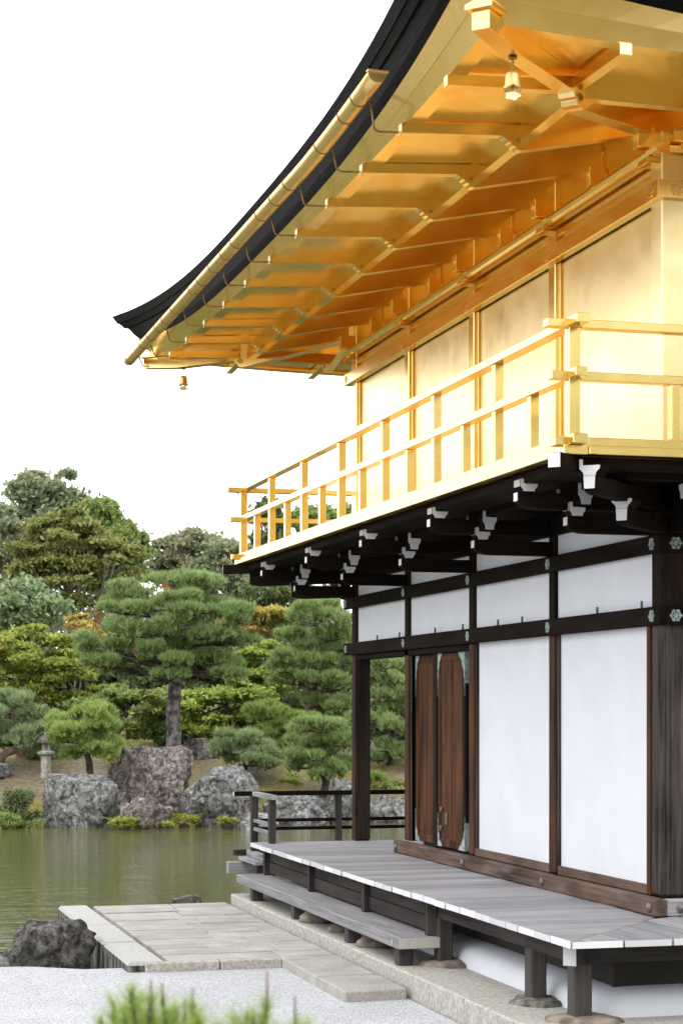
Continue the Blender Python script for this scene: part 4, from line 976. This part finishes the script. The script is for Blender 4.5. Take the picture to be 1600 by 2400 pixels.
def limb(g, a, b, r0, r1, bend=0.12, n=5, seed=0):
    a, b = Vector(a), Vector(b); rs = random.Random(seed); L = (b-a).length; pts = []
    o = Vector((rs.uniform(-1, 1), rs.uniform(-1, 1), rs.uniform(-0.6, 0.6)))*L*bend
    for i in range(n+1):
        t = i/n; j = Vector((rs.uniform(-1, 1), rs.uniform(-1, 1), rs.uniform(-1, 1)))*L*0.02
        pts.append(a.lerp(b, t) + o*math.sin(math.pi*t) + (j if 0 < i < n else Vector()))
    g.tube(pts, [r0+(r1-r0)*i/n for i in range(n+1)], 7); return pts

def pine(name, label, D, trunk, pads, mat, bark='bark_pine', zoomf=None, r0=0.14, L=0.17, dens=130, group=None, dspread=1.1, k=11, nw=0.022, dead=()):
    """trunk: pixel path (base first); pads: (px, py, half width px, half height px)"""
    D = D*DS; Z = zoomf; base = at_depth(*Z(*trunk[0]), D); gz_ = ground_at(Z(*trunk[0])[0], D)
    base.z = min(base.z, gz_)
    root = empty(name, base); tag(root, label, 'pine tree', group)
    rs = random.Random(sum(map(ord, label))); sc = D/FPX
    tp = [Vector((0, 0, -0.1))] + [at_depth(*Z(*p), D) - base for p in trunk[1:]]
    path = []
    for i in range(len(tp)-1):
        for t in range(4): path.append(tp[i].lerp(tp[i+1], t/4) + Vector((rs.uniform(-1, 1), rs.uniform(-1, 1), 0))*r0*0.12)
    path.append(tp[-1]); n = len(path)
    g = G(); g.tube(path, [r0*(1.25 if i == 0 else 1)*(1-0.62*i/(n-1)) for i in range(n)], 10)
    gb_ = G(); Pall = []; Aall = []
    scale = Z(1, 0)[0]-Z(0, 0)[0]
    pads = [(x+rs.uniform(-.12, .12)*hw, y+rs.uniform(-.2, .2)*hh, hw*f_, hh*1.12, sg) for (x, y, hw, hh) in pads for sg, f_ in ((-1, 1.0), (1, 0.9))]
    for i, (x, y, hw, hh, sg) in enumerate(pads):
        dd = sg*rs.uniform(0.15, 1)*dspread; p = at_depth(*Z(x, y), D+dd) - base
        rx = hw*scale*sc; rz = hh*scale*sc; ry = max(rx*0.75, 0.3)
        best = min(path[n//4:], key=lambda q: (q-p).length + max(0, q.z-p.z)*2)
        end = p - Vector((0, 0, rz*0.5)); pts = limb(gb_, best, end, r0*0.24, r0*0.07, 0.10, 5, i)
        for s_ in range(6):
            a = rs.uniform(0, 6.28); q = p + Vector((rx*0.75*math.cos(a), ry*0.75*math.sin(a), -rz*0.35)); limb(gb_, pts[rs.randint(2, 5)], q, r0*0.08, r0*0.025, 0.12, 3, i*9+s_)
        m = int(dens*rx*ry*6.5) + 60
        # uneven pad: several overlapping sub-lobes
        nl = max(3, int(rx*ry*5)); lob = np.array([[rs.uniform(-0.8, 0.8)*rx, rs.uniform(-0.8, 0.8)*ry, rs.uniform(-0.5, 0.5)*rz] for _ in range(nl)]); lr = rs.uniform(0.38, 0.55)
        idx = rng.integers(0, nl, m); th = rng.uniform(0, 2*np.pi, m); ra = np.sqrt(rng.uniform(0, 1, m))
        X = lob[idx, 0] + ra*np.cos(th)*rx*lr; Y = lob[idx, 1] + ra*np.sin(th)*ry*lr
        dome = np.sqrt(np.clip(1-ra**2*0.85, 0, 1)); zz = lob[idx, 2] + rz*0.75*(dome-0.45) + rng.normal(0, rz*0.13, m)
        low = rng.uniform(size=m) < 0.18; zz = np.where(low, zz - rz*rng.uniform(0.2, 0.8, m), zz)
        P = np.stack([X, Y, zz], 1); ax = np.stack([X/max(rx, .1)*0.55, Y/max(ry, .1)*0.55, np.full(m, 1.25)], 1) + rng.normal(0, 0.25, (m, 3))
        Pall.append(P + np.array(p)); Aall.append(unit(ax))
    mk('trunk', g, bark, root, 0, True); mk('branches', gb_, 'bark_dark', root, 0, True)
    V = needles(np.concatenate(Pall), np.concatenate(Aall), k, L, nw, 0.8)
    link('crown', fast_mesh('crown', V, 3), mat, root)
    for (x, y) in dead:
        p = np.array(at_depth(*Z(x, y), D-0.9) - base); P = p + rng.normal(0, 0.05, (26, 3))*np.array([1, 1, 2.0]); A = unit(rng.normal(0, 0.5, (26, 3)) + np.array([0, 0, 0.3]))
        link('dead_twig', fast_mesh('dead_twig', needles(P, A, 12, 0.14, 0.012, 1.0), 3), 'dead_needle', root)
    return root

GP = 'pine trees on the far bank'
zA = lambda x, y: (x/2.613, 1330+y/2.613)           # detail views the pads were read from
zB = lambda x, y: (x/2.613, 1600+y/2.613)
zC = lambda x, y: (450+x/3.136, 1350+y/3.136)
zD = lambda x, y: (860+x/4.277, 1500+y/4.277)
pine('pine_tree', 'tall layered pine with a thick straight trunk behind the boulders', 48.8,
     [(1065, 1160), (1060, 900), (1075, 700), (1120, 520), (1110, 330), (1150, 170)],
     [(1160, 105, 235, 52), (800, 150, 135, 50), (1260, 250, 265, 46), (720, 250, 140, 42), (930, 245, 130, 44), (830, 390, 175, 60), (490, 470, 105, 52), (640, 480, 130, 46), (1190, 420, 235, 52), (1420, 450, 125, 42), (760, 600, 230, 44), (1230, 570, 240, 46), (1010, 665, 110, 32), (1380, 640, 110, 40), (900, 500, 140, 46), (1000, 560, 150, 40), (1450, 330, 80, 40), (620, 580, 90, 36), (1090, 330, 130, 40), (1100, 480, 130, 40), (1120, 200, 140, 40), (990, 430, 110, 36)],
     'needle', zoomf=zA, r0=0.20, L=0.20, dens=120, dspread=1.3, group=GP, dead=((1012, 160), (850, 520), (590, 320)))
pine('pine_tree', 'small round topped pine growing behind the flat topped boulder', 45.6, [(565, 590), (545, 500), (530, 400), (520, 250)],
     [(520, 190, 160, 50), (390, 275, 95, 38), (530, 290, 180, 50), (630, 365, 120, 48), (420, 345, 105, 42), (500, 425, 145, 40), (350, 230, 60, 30), (610, 240, 90, 36)], 'needle_bright', 'bark_dark', zB, 0.10, 0.17, 150, GP, 0.55)
pine('pine_tree', 'spreading pine at the left edge behind the stone lantern', 49.6, [(-30, 520), (20, 440), (90, 415), (150, 440), (155, 380), (90, 290), (80, 180)],
     [(100, 110, 140, 46), (90, 200, 175, 50), (20, 285, 150, 48), (210, 300, 125, 44), (-90, 180, 120, 60), (-120, 300, 120, 50), (140, 350, 120, 34)], 'needle_blue', 'bark_red', zB, 0.11, 0.19, 130, GP, 0.9)
pine('pine_shrub', 'low pale pine bush behind the stone lantern', 50.6, [(300, 560), (300, 470)], [(260, 430, 90, 60), (370, 450, 100, 60), (300, 370, 90, 40), (190, 450, 70, 40)], 'needle_blue', 'bark_dark', zB, 0.05, 0.17, 120, GP, 0.4)
pine('pine_tree', 'low round pine right of the blue grey boulder', 47.2, [(350, 1500), (385, 1420), (400, 1330), (370, 1230)],
     [(330, 1195, 150, 46), (440, 1245, 170, 50), (290, 1290, 140, 46), (520, 1320, 130, 44), (390, 1365, 120, 34), (570, 1390, 80, 36), (230, 1240, 80, 40)], 'needle_blue', 'bark_dark', zC, 0.09, 0.17, 140, GP, 0.6)
pine('pine_tree', 'bushy pine left of the far corner post with a forked trunk', 46.4, [(940, 1600), (985, 1510), (945, 1420), (960, 1250), (940, 1150)],
     [(850, 1110, 150, 46), (1010, 1120, 150, 46), (790, 1240, 130, 48), (1000, 1235, 170, 52), (900, 1325, 170, 46), (780, 1395, 115, 46), (950, 1440, 150, 44), (1110, 1400, 120, 52), (1120, 1230, 100, 50)], 'needle', 'bark_dark', zC, 0.10, 0.18, 130, GP, 0.8)
pine('pine_tree', 'bright green young pine between the low round pine and the taller pines', 50.5, [(620, 1420), (615, 1230), (600, 1050)],
     [(600, 985, 190, 50), (500, 1040, 90, 40), (780, 1060, 120, 36), (600, 1150, 120, 38), (700, 1120, 110, 40), (650, 1260, 130, 44)], 'needle_bright', 'bark_dark', zC, 0.08, 0.17, 130, GP, 0.7)
pine('pine_tree', 'tall spreading red trunked pine just left of the pavilion corner', 54.0, [(850, 1400), (865, 1030), (885, 880), (830, 800), (960, 560), (980, 300)],
     [(980, 235, 200, 66), (1090, 330, 140, 60), (860, 325, 150, 52), (800, 445, 180, 60), (1040, 420, 150, 52), (960, 525, 200, 60), (760, 600, 140, 52), (1110, 520, 120, 52), (900, 650, 200, 52), (1090, 620, 120, 46), (720, 760, 130, 60), (880, 755, 160, 50), (1060, 800, 140, 50), (1080, 960, 140, 52), (960, 930, 120, 50), (690, 690, 110, 44), (1150, 700, 120, 60)], 'needle', 'bark_red', zC, 0.19, 0.21, 95, GP, 1.6)
pine('pine_tree', 'pine with a dark trunk framed by the open porch bay', 49.8, [(222, 1540), (232, 1230), (250, 900), (230, 500)],
     [(200, 260, 170, 60), (260, 420, 170, 70), (130, 590, 150, 70), (290, 690, 140, 76), (170, 840, 160, 70), (290, 900, 150, 60), (200, 1080, 180, 60), (110, 1190, 120, 50), (330, 1130, 120, 60), (380, 560, 140, 70), (-40, 800, 120, 70), (420, 950, 120, 70)], 'needle', 'bark_dark', zD, 0.15, 0.19, 120, GP, 1.0)
pine('pine_shrub', 'young pine bush at the foot of the pine in the porch bay', 48.4, [(95, 1530), (95, 1430)], [(95, 1410, 75, 50), (60, 1470, 60, 36), (140, 1460, 60, 36)], 'needle_bright', 'bark_dark', zD, 0.04, 0.15, 160, GP, 0.2)

def broadleaf(name, label, D, cx, cy, rx, ry, mat, bark='bark_dark', nclu=34, nleaf=24000, size=0.11, flat=0.0, clr=0.30, fill=0.35, r0=0.16, sparse=1.0, group='broadleaf trees on the far bank', lean=0.0, limbs=10, squash=0.8, deep=0.8, basex=None, low=-0.75):
    D = D*DS; px, py = S(cx, cy); sc = D/FPX; c = at_depth(px, py, D); RX = rx*K*sc; RZ = ry*K*sc; RY = RX*deep
    bx = S(basex, 0)[0] if basex is not None else px; bp = at_depth(bx, py, D); bz = ground_at(bx, D)
    base = Vector((bp.x, bp.y, bz)); root = empty(name, base); tag(root, label, 'tree', group)
    rs = random.Random(int(cx*7+cy*3)); C0 = c - base; clus = []
    for i in range(nclu):
        for _ in range(50):
            v = Vector((rs.uniform(-1, 1), rs.uniform(-1, 1), rs.uniform(low, 1)))
            if fill < v.length < 0.92: break
        r = min(RX, RZ)*clr*rs.uniform(0.7, 1.25)
        q = RGT*(v.x*(RX-r*0.5)) + FWD*(v.y*(RY-r*0.5)) + Vector((0, 0, v.z*(RZ-r*0.5)))
        clus.append((C0 + q, r))
    g = G(); top = C0 + Vector((lean*RX, 0, RZ*0.35)); tr = limb(g, (0, 0, -0.15), top, r0, r0*0.3, 0.05, 8, int(cx))
    gb_ = G()
    for i, (p, r) in enumerate(clus):
        if i < limbs:
            a = tr[rs.randint(3, 7)]; pts = limb(gb_, a, p, r0*0.34, r0*0.07, 0.10, 5, i)
            for s_ in range(4): limb(gb_, pts[rs.randint(2, 5)], p + Vector((rs.uniform(-1, 1), rs.uniform(-1, 1), rs.uniform(-0.5, 1)))*r, r0*0.10, r0*0.03, 0.1, 3, i*5+s_)
    mk('trunk', g, bark, root, 0, True)
    if gb_.v: mk('branches', gb_, bark, root, 0, True)
    P = []; wts = np.array([r**2 for _, r in clus]); wts = wts/wts.sum()
    for (p, r), w_ in zip(clus, wts):
        m = int(nleaf*1.45*w_*sparse)
        # each cluster is itself made of small leaf sprays
        ns = max(8, m//28); v = unit(rng.normal(size=(ns, 3))); v[:, 2] = np.abs(v[:, 2])*0.9 - 0.25*(rng.uniform(size=ns) < 0.3)
        ctr = np.array(p) + v*r*rng.uniform(0.55, 1.05, (ns, 1))*np.array([1.15, 1.15, squash])
        idx = rng.integers(0, ns, m); j = rng.normal(0, 1, (m, 3))*np.array([r*0.17, r*0.17, r*0.17*(0.45 if flat else 0.9)]); j = np.where(rng.uniform(size=(m, 1)) < 0.15, j*2.3, j); P.append(ctr[idx] + j)
    V = leaves(np.concatenate(P), size, flat); link('crown', fast_mesh('crown', V, 4), mat, root); return root

T = broadleaf
T('broadleaf_tree', 'dark evergreen tree topping the left skyline', 78, 95, 1225, 145, 170, 'leaf_grey', 'bark_pale', 48, 27000, 0.12, 0, 0.21, 0.35, 0.22, low=-0.9, limbs=22)
T('broadleaf_tree', 'rounded green tree on the left skyline, its edge dropping towards the gap', 74, 240, 1262, 108, 132, 'leaf_mid', 'bark_pale', 44, 25000, 0.11, 0, 0.23, low=-0.9)
T('maple_tree', 'olive brown maple with a pale forked trunk in front of the skyline trees', 66, 170, 1300, 165, 150, 'leaf_olive', 'bark_pale', 60, 30000, 0.085, 0.8, 0.19, 0.2, 0.15, squash=0.6, limbs=26, lean=-0.15)
T('broadleaf_tree', 'tree with sparse grey green leaves cut by the left picture edge', 72, -30, 1260, 90, 170, 'leaf_grey', 'bark_pale', 22, 12000, 0.12, 0, 0.3)
T('broadleaf_tree', 'blue green leafy tree at the left edge above the yellow green maple', 62, 50, 1395, 110, 75, 'leaf_blue', 'bark_dark', 18, 20000, 0.10, 0, 0.36)
T('maple_tree', 'yellow green layered maple at the left edge', 57, 75, 1535, 185, 130, 'leaf_maple', 'bark_dark', 64, 34000, 0.075, 1.1, 0.18, 0.15, 0.13, squash=0.42)
T('maple_tree', 'maple turning orange left of the tall pine', 59, 190, 1490, 80, 90, 'leaf_orange', 'bark_dark', 22, 15000, 0.085, 1.4, 0.27, 0.2, 0.09, squash=0.5)
T('maple_tree', 'green maple spreading low behind the trunk of the tall pine', 55.5, 300, 1640, 190, 95, 'leaf_mid', 'bark_dark', 34, 30000, 0.085, 1.4, 0.28, 0.2, 0.11, squash=0.45, basex=250)
T('maple_tree', 'fresh green maple right of the tall pine trunk', 54, 520, 1640, 120, 95, 'leaf_lime', 'bark_dark', 26, 24000, 0.085, 1.5, 0.28, 0.2, 0.10, squash=0.45)
T('maple_tree', 'lime green maple above the bright young pine', 58, 610, 1540, 100, 80, 'leaf_lime', 'bark_dark', 22, 20000, 0.09, 1.4, 0.3, 0.2, 0.10, squash=0.45)
T('maple_tree', 'small maple with an orange top left of the red trunked pine', 60, 610, 1430, 95, 50, 'leaf_orange', 'bark_dark', 18, 14000, 0.09, 1.4, 0.4, 0.2, 0.10, squash=0.45)
T('broadleaf_tree', 'grey green tree in the gap between skyline trees and balcony', 80, 445, 1295, 100, 95, 'leaf_grey', 'bark_pale', 40, 19000, 0.11, 0, 0.22, limbs=18)
T('broadleaf_tree', 'half bare tree with pale branches below the balcony corner', 74, 540, 1318, 98, 115, 'leaf_grey', 'bark_pale', 40, 6500, 0.10, 0, 0.26, 0.2, 0.14, limbs=26)
T('broadleaf_tree', 'dark leafy tree under the balcony beside the orange maple', 68, 640, 1390, 90, 75, 'leaf_dark', 'bark_dark', 20, 18000, 0.10, 0, 0.32)
T('broadleaf_tree', 'airy tall tree seen between the far balusters', 88, 620, 1230, 70, 115, 'leaf_dark', 'bark_dark', 22, 7000, 0.14, 0, 0.26, 0.2, 0.16, limbs=18)
T('broadleaf_tree', 'dense dark tree behind the balcony railing', 84, 755, 1230, 95, 95, 'leaf_mid', 'bark_dark', 22, 17000, 0.13, 0, 0.32)
T('broadleaf_tree', 'dark tree filling the shade behind the low maples on the left', 68, 130, 1600, 190, 130, 'leaf_dark', 'bark_dark', 28, 22000, 0.12, 0, 0.32)
T('broadleaf_tree', 'dark tree filling the shade behind the tall pine', 67, 400, 1540, 160, 150, 'leaf_dark', 'bark_dark', 28, 24000, 0.12, 0, 0.32)
T('broadleaf_tree', 'dark tree in the shade behind the red trunked pine', 66, 690, 1600, 170, 140, 'leaf_dark', 'bark_dark', 28, 24000, 0.12, 0, 0.32)
T('broadleaf_tree', 'dark tree behind the pine in the porch bay', 64, 900, 1620, 130, 130, 'leaf_dark', 'bark_dark', 24, 18000, 0.12, 0, 0.34)

UNDER = []
# far wood closing the view low down behind the trees
P = []
for i in range(150):
    u = random.uniform(-38, 32); D = random.uniform(90, 104); x, y = lat(u, D); r = random.uniform(1.6, 2.8); z = ground_h(u, D) + random.uniform(0.3, 4.6)
    v = unit(rng.normal(size=(420, 3))); P.append(np.array([x, y, z]) + v*r*rng.uniform(0.75, 1.05, (420, 1)))
o = link('far_wood', fast_mesh('far_wood', leaves(np.concatenate(P), 0.22), 4), 'leaf_dark', kind='stuff'); o['label'] = 'dark far wood closing the view behind the garden trees'

for i, (x0, x1, y0, D, lab) in enumerate(((-60, 90, 1600, 58.5, 'dark evergreen shrub behind the left pine'), (70, 230, 1590, 60, 'dark evergreen shrub behind the small round pine'), (210, 275, 1600, 57.5, 'dark evergreen shrub left of the mossy gap'), (330, 470, 1590, 58.5, 'dark evergreen shrub behind the tall pine trunk'), (440, 600, 1600, 57.5, 'dark evergreen shrub behind the low round pine'), (560, 720, 1590, 59, 'dark evergreen shrub behind the bright young pine'), (690, 850, 1600, 58, 'dark evergreen shrub left of the pavilion corner post'), (830, 980, 1600, 57, 'dark evergreen shrub behind the porch bay'))):
    UNDER.append((x0, x1, y0, D, lab))
# ---- low plants on the bank
def fern(label, box, D, n=70, L=0.42, mat='fern', cat='fern', group='ferns and low plants at the waterline', up=1.0):
    D = D*DS; (x0, y0), (x1, y1) = S(box[0], box[1]), S(box[2], box[3]); c = at_depth((x0+x1)/2, y1, D); wd = (x1-x0)/FPX*D; h = (y1-y0)/FPX*D
    root = empty('fern', c); tag(root, label, cat, group); V = []
    for i in range(n):
        b0 = RGT*random.uniform(-0.38, 0.38)*wd + FWD*random.uniform(-0.2, 0.2)*wd + Vector((0, 0, random.uniform(0.05, 0.45)*h))
        a = random.uniform(0, 6.28); dr = (RGT*math.cos(a) + FWD*math.sin(a)*0.8 + Vector((0, 0, 0.9*up))).normalized(); ll = L*random.uniform(0.6, 1.1)
        prev = b0
        for j in range(1, 6):
            t = j/5; q = b0 + dr*ll*t + Vector((0, 0, -0.55*ll*t*t)); ax = (q-prev).normalized(); sd_ = ax.cross(Vector((0, 0, 1))).normalized(); wl = 0.055*(1-t*0.7)
            for sg in (-1, 1):
                tip = prev + ax*0.03 + sd_*sg*wl*1.5; V += [prev, prev+ax*0.035, tip]
            prev = q
    link('fronds', fast_mesh('fronds', np.array([tuple(v) for v in V]), 3), mat, root)
    mk('root_stock', G().lathe([(0.10, -0.15), (0.12, 0.02), (0.05, 0.08)], 8), 'bark_dark', root, 0, True)
fern('bright yellow green fern at the waterline right of the flat topped boulder', (245, 1852, 322, 1908), 43.1, 110)
fern('fern between the low knobbly boulder and the blue grey boulder', (384, 1850, 462, 1900), 43.9, 90)
fern('small fern at the foot of the blue grey boulder', (498, 1862, 548, 1898), 43.3, 60, 0.3)
fern('tiny fern at the right foot of the low knobbly boulder', (372, 1872, 402, 1906), 43.0, 40, 0.25)
fern('bright leafy plant on the moss behind the long low boulder', (640, 1770, 690, 1806), 47.6, 60, 0.35)
def shrub(name, label, box, D, mat, n, size, cat='shrub', flat=0.0):
    D = D*DS; (x0, y0), (x1, y1) = S(box[0], box[1]), S(box[2], box[3]); c = at_depth((x0+x1)/2, y1, D); wd = (x1-x0)/FPX*D/2; h = (y1-y0)/FPX*D
    root = empty(name, c); tag(root, label, cat, 'shrubs on the far bank'); g = G(); P = []
    for i in range(16):
        a = random.uniform(0, 6.28); q = RGT*math.cos(a)*wd*random.uniform(0, 0.85) + FWD*math.sin(a)*0.5*wd + Vector((0, 0, h*random.uniform(0.15, 0.85)))
        limb(g, (0, 0, -0.1), q, 0.02, 0.006, 0.15, 4, i)
        m = n//16; v = unit(rng.normal(size=(m, 3))); P.append(np.array(q) + v*rng.uniform(0.3, 1.0, (m, 1))*np.array([wd*0.35, wd*0.35, h*0.25]))
    mk('stems', g, 'bark_dark', root, 0, True); link('foliage', fast_mesh('foliage', leaves(np.concatenate(P), size, flat), 4), mat, root)
shrub('bank_shrub', 'dark green shrub spilling over the bank at the left edge', (-30, 1812, 108, 1892), 44.2, 'leaf_dark', 5200, 0.035)
shrub('bank_shrub', 'yellow green ground shrub at the water under the left bank', (-30, 1862, 95, 1906), 43.6, 'leaf_mid', 3600, 0.03)
shrub('bank_shrub', 'low clipped azalea behind the largest brown boulder', (236, 1700, 330, 1760), 49.2, 'leaf_lime', 2200, 0.04)
shrub('bank_shrub', 'low green shrub behind the railing on the right', (640, 1776, 760, 1812), 48.4, 'leaf_lime', 2000, 0.04)
shrub('bank_shrub', 'dark low shrub below the pine in the porch bay', (855, 1790, 960, 1838), 48.0, 'leaf_olive', 2000, 0.04)

for (x0, x1, y0, D, lab) in UNDER: shrub('evergreen_shrub', lab, (x0, y0, x1, 1712), D, 'leaf_dark', 7000, 0.075)
# ---- young pines close to the camera, tips reaching into the picture
def front_pine(label, D, tips, seed):
    c = at_depth(tips[len(tips)//2][0], 2400, D); root = empty('young_pine', (c.x, c.y, -0.0)); tag(root, label, 'pine', 'young pines in the foreground')
    g = G(); P = []; A = []; rs = random.Random(seed); gc = G()
    hub = Vector((0, 0, c.z-0.42)); limb(g, (0, 0, -0.05), hub, 0.03, 0.02, 0.03, 5, seed)
    for i, (px, py, cand) in enumerate(tips):
        t = at_depth(px, py, D+rs.uniform(-0.14, 0.14)) - Vector((c.x, c.y, 0)); b0 = Vector((t.x*0.75+rs.uniform(-.02, .02), t.y*0.8, t.z-0.30))
        limb(g, hub, b0, 0.014, 0.008, 0.1, 4, i); pts = limb(g, b0, t, 0.006, 0.003, 0.03, 6, i+50)
        mk('candle', G().tube([t - Vector((0, 0, 0.02)), t + Vector((0, 0, 0.01+cand))], [0.0035, 0.002], 6), 'bark_red', root, 0, True)
        m = 70 if not cand > 0.05 else 20
        for _ in range(m):
            s_ = rs.uniform(0.0, 1.0); q = b0.lerp(t, s_); P.append(tuple(q)); A.append(((t-b0).normalized()*0.85 + Vector((rs.gauss(0, .5), rs.gauss(0, .5), 0.25))).normalized())
    mk('trunk', g, 'bark_dark', root, 0, True); 
    link('needles', fast_mesh('needles', needles(np.array(P), np.array([tuple(a) for a in A]), 9, 0.055, 0.0020, 0.95), 3), 'needle_front', root)
K2 = lambda x, y: (180+x/2.613, 2180+y/2.613)
tips = [(*K2(x, y), c_) for x, y, c_ in ((330, 345, 0), (455, 350, 0.02), (525, 365, 0.02), (380, 420, 0), (290, 455, 0), (225, 420, 0), (150, 500, 0), (600, 440, 0), (560, 470, 0), (710, 430, 0.05), (660, 485, 0.03), (740, 500, 0), (430, 470, 0), (480, 520, 0), (340, 520, 0), (250, 540, 0), (620, 540, 0), (690, 560, 0))]
tips = [(x, y+18, min(c_, 0.03)) for x, y, c_ in tips]
front_pine('bushy young pine blurred in the left foreground', 4.0, tips, 3)
tips = [(*K2(x, y), c_) for x, y, c_ in ((1040, 490, 0), (1085, 500, 0), (960, 520, 0), (1165, 400, 0.09), (1130, 545, 0), (1000, 560, 0), (1335, 545, 0.06), (1230, 565, 0), (870, 565, 0), (1400, 590, 0))]
tips = [(x, y+14, min(c_, 0.05)) for x, y, c_ in tips]
front_pine('smaller young pine blurred at the bottom centre with a tall candle', 3.9, tips, 5)

# ---- the wood behind the viewer, closing the court on that side
P = []
for i in range(230):
    x = random.uniform(-32, 45); y = random.uniform(-40, -29); r = random.uniform(1.6, 2.8); z = random.uniform(0.4, 12.5)
    v = unit(rng.normal(size=(260, 3))); P.append(np.array([x, y, z]) + v*r*rng.uniform(0.75, 1.05, (260, 1)))
o = link('near_wood', fast_mesh('near_wood', leaves(np.concatenate(P), 0.26), 4), 'leaf_mid', kind='stuff'); o['label'] = 'green wood behind the viewpoint closing the gravel court'
# ---- thicket running on along the bank past both sides of the picture
P = []
for (u0, u1, n_) in ((5.5, 24, 90), (-30, -10.5, 90)):
    for i in range(n_):
        u = random.uniform(u0, u1); D = random.uniform(49, 60); x, y = lat(u, D); r = random.uniform(0.9, 1.7); z = ground_h(u, D) + random.uniform(0.1, 4.2)
        v = unit(rng.normal(size=(330, 3))); P.append(np.array([x, y, z]) + v*r*rng.uniform(0.7, 1.1, (330, 1)))
o = link('bank_thicket', fast_mesh('bank_thicket', leaves(np.concatenate(P), 0.12), 4), 'leaf_mid', kind='stuff'); o['label'] = 'dense green thicket running on along the bank beyond the picture'
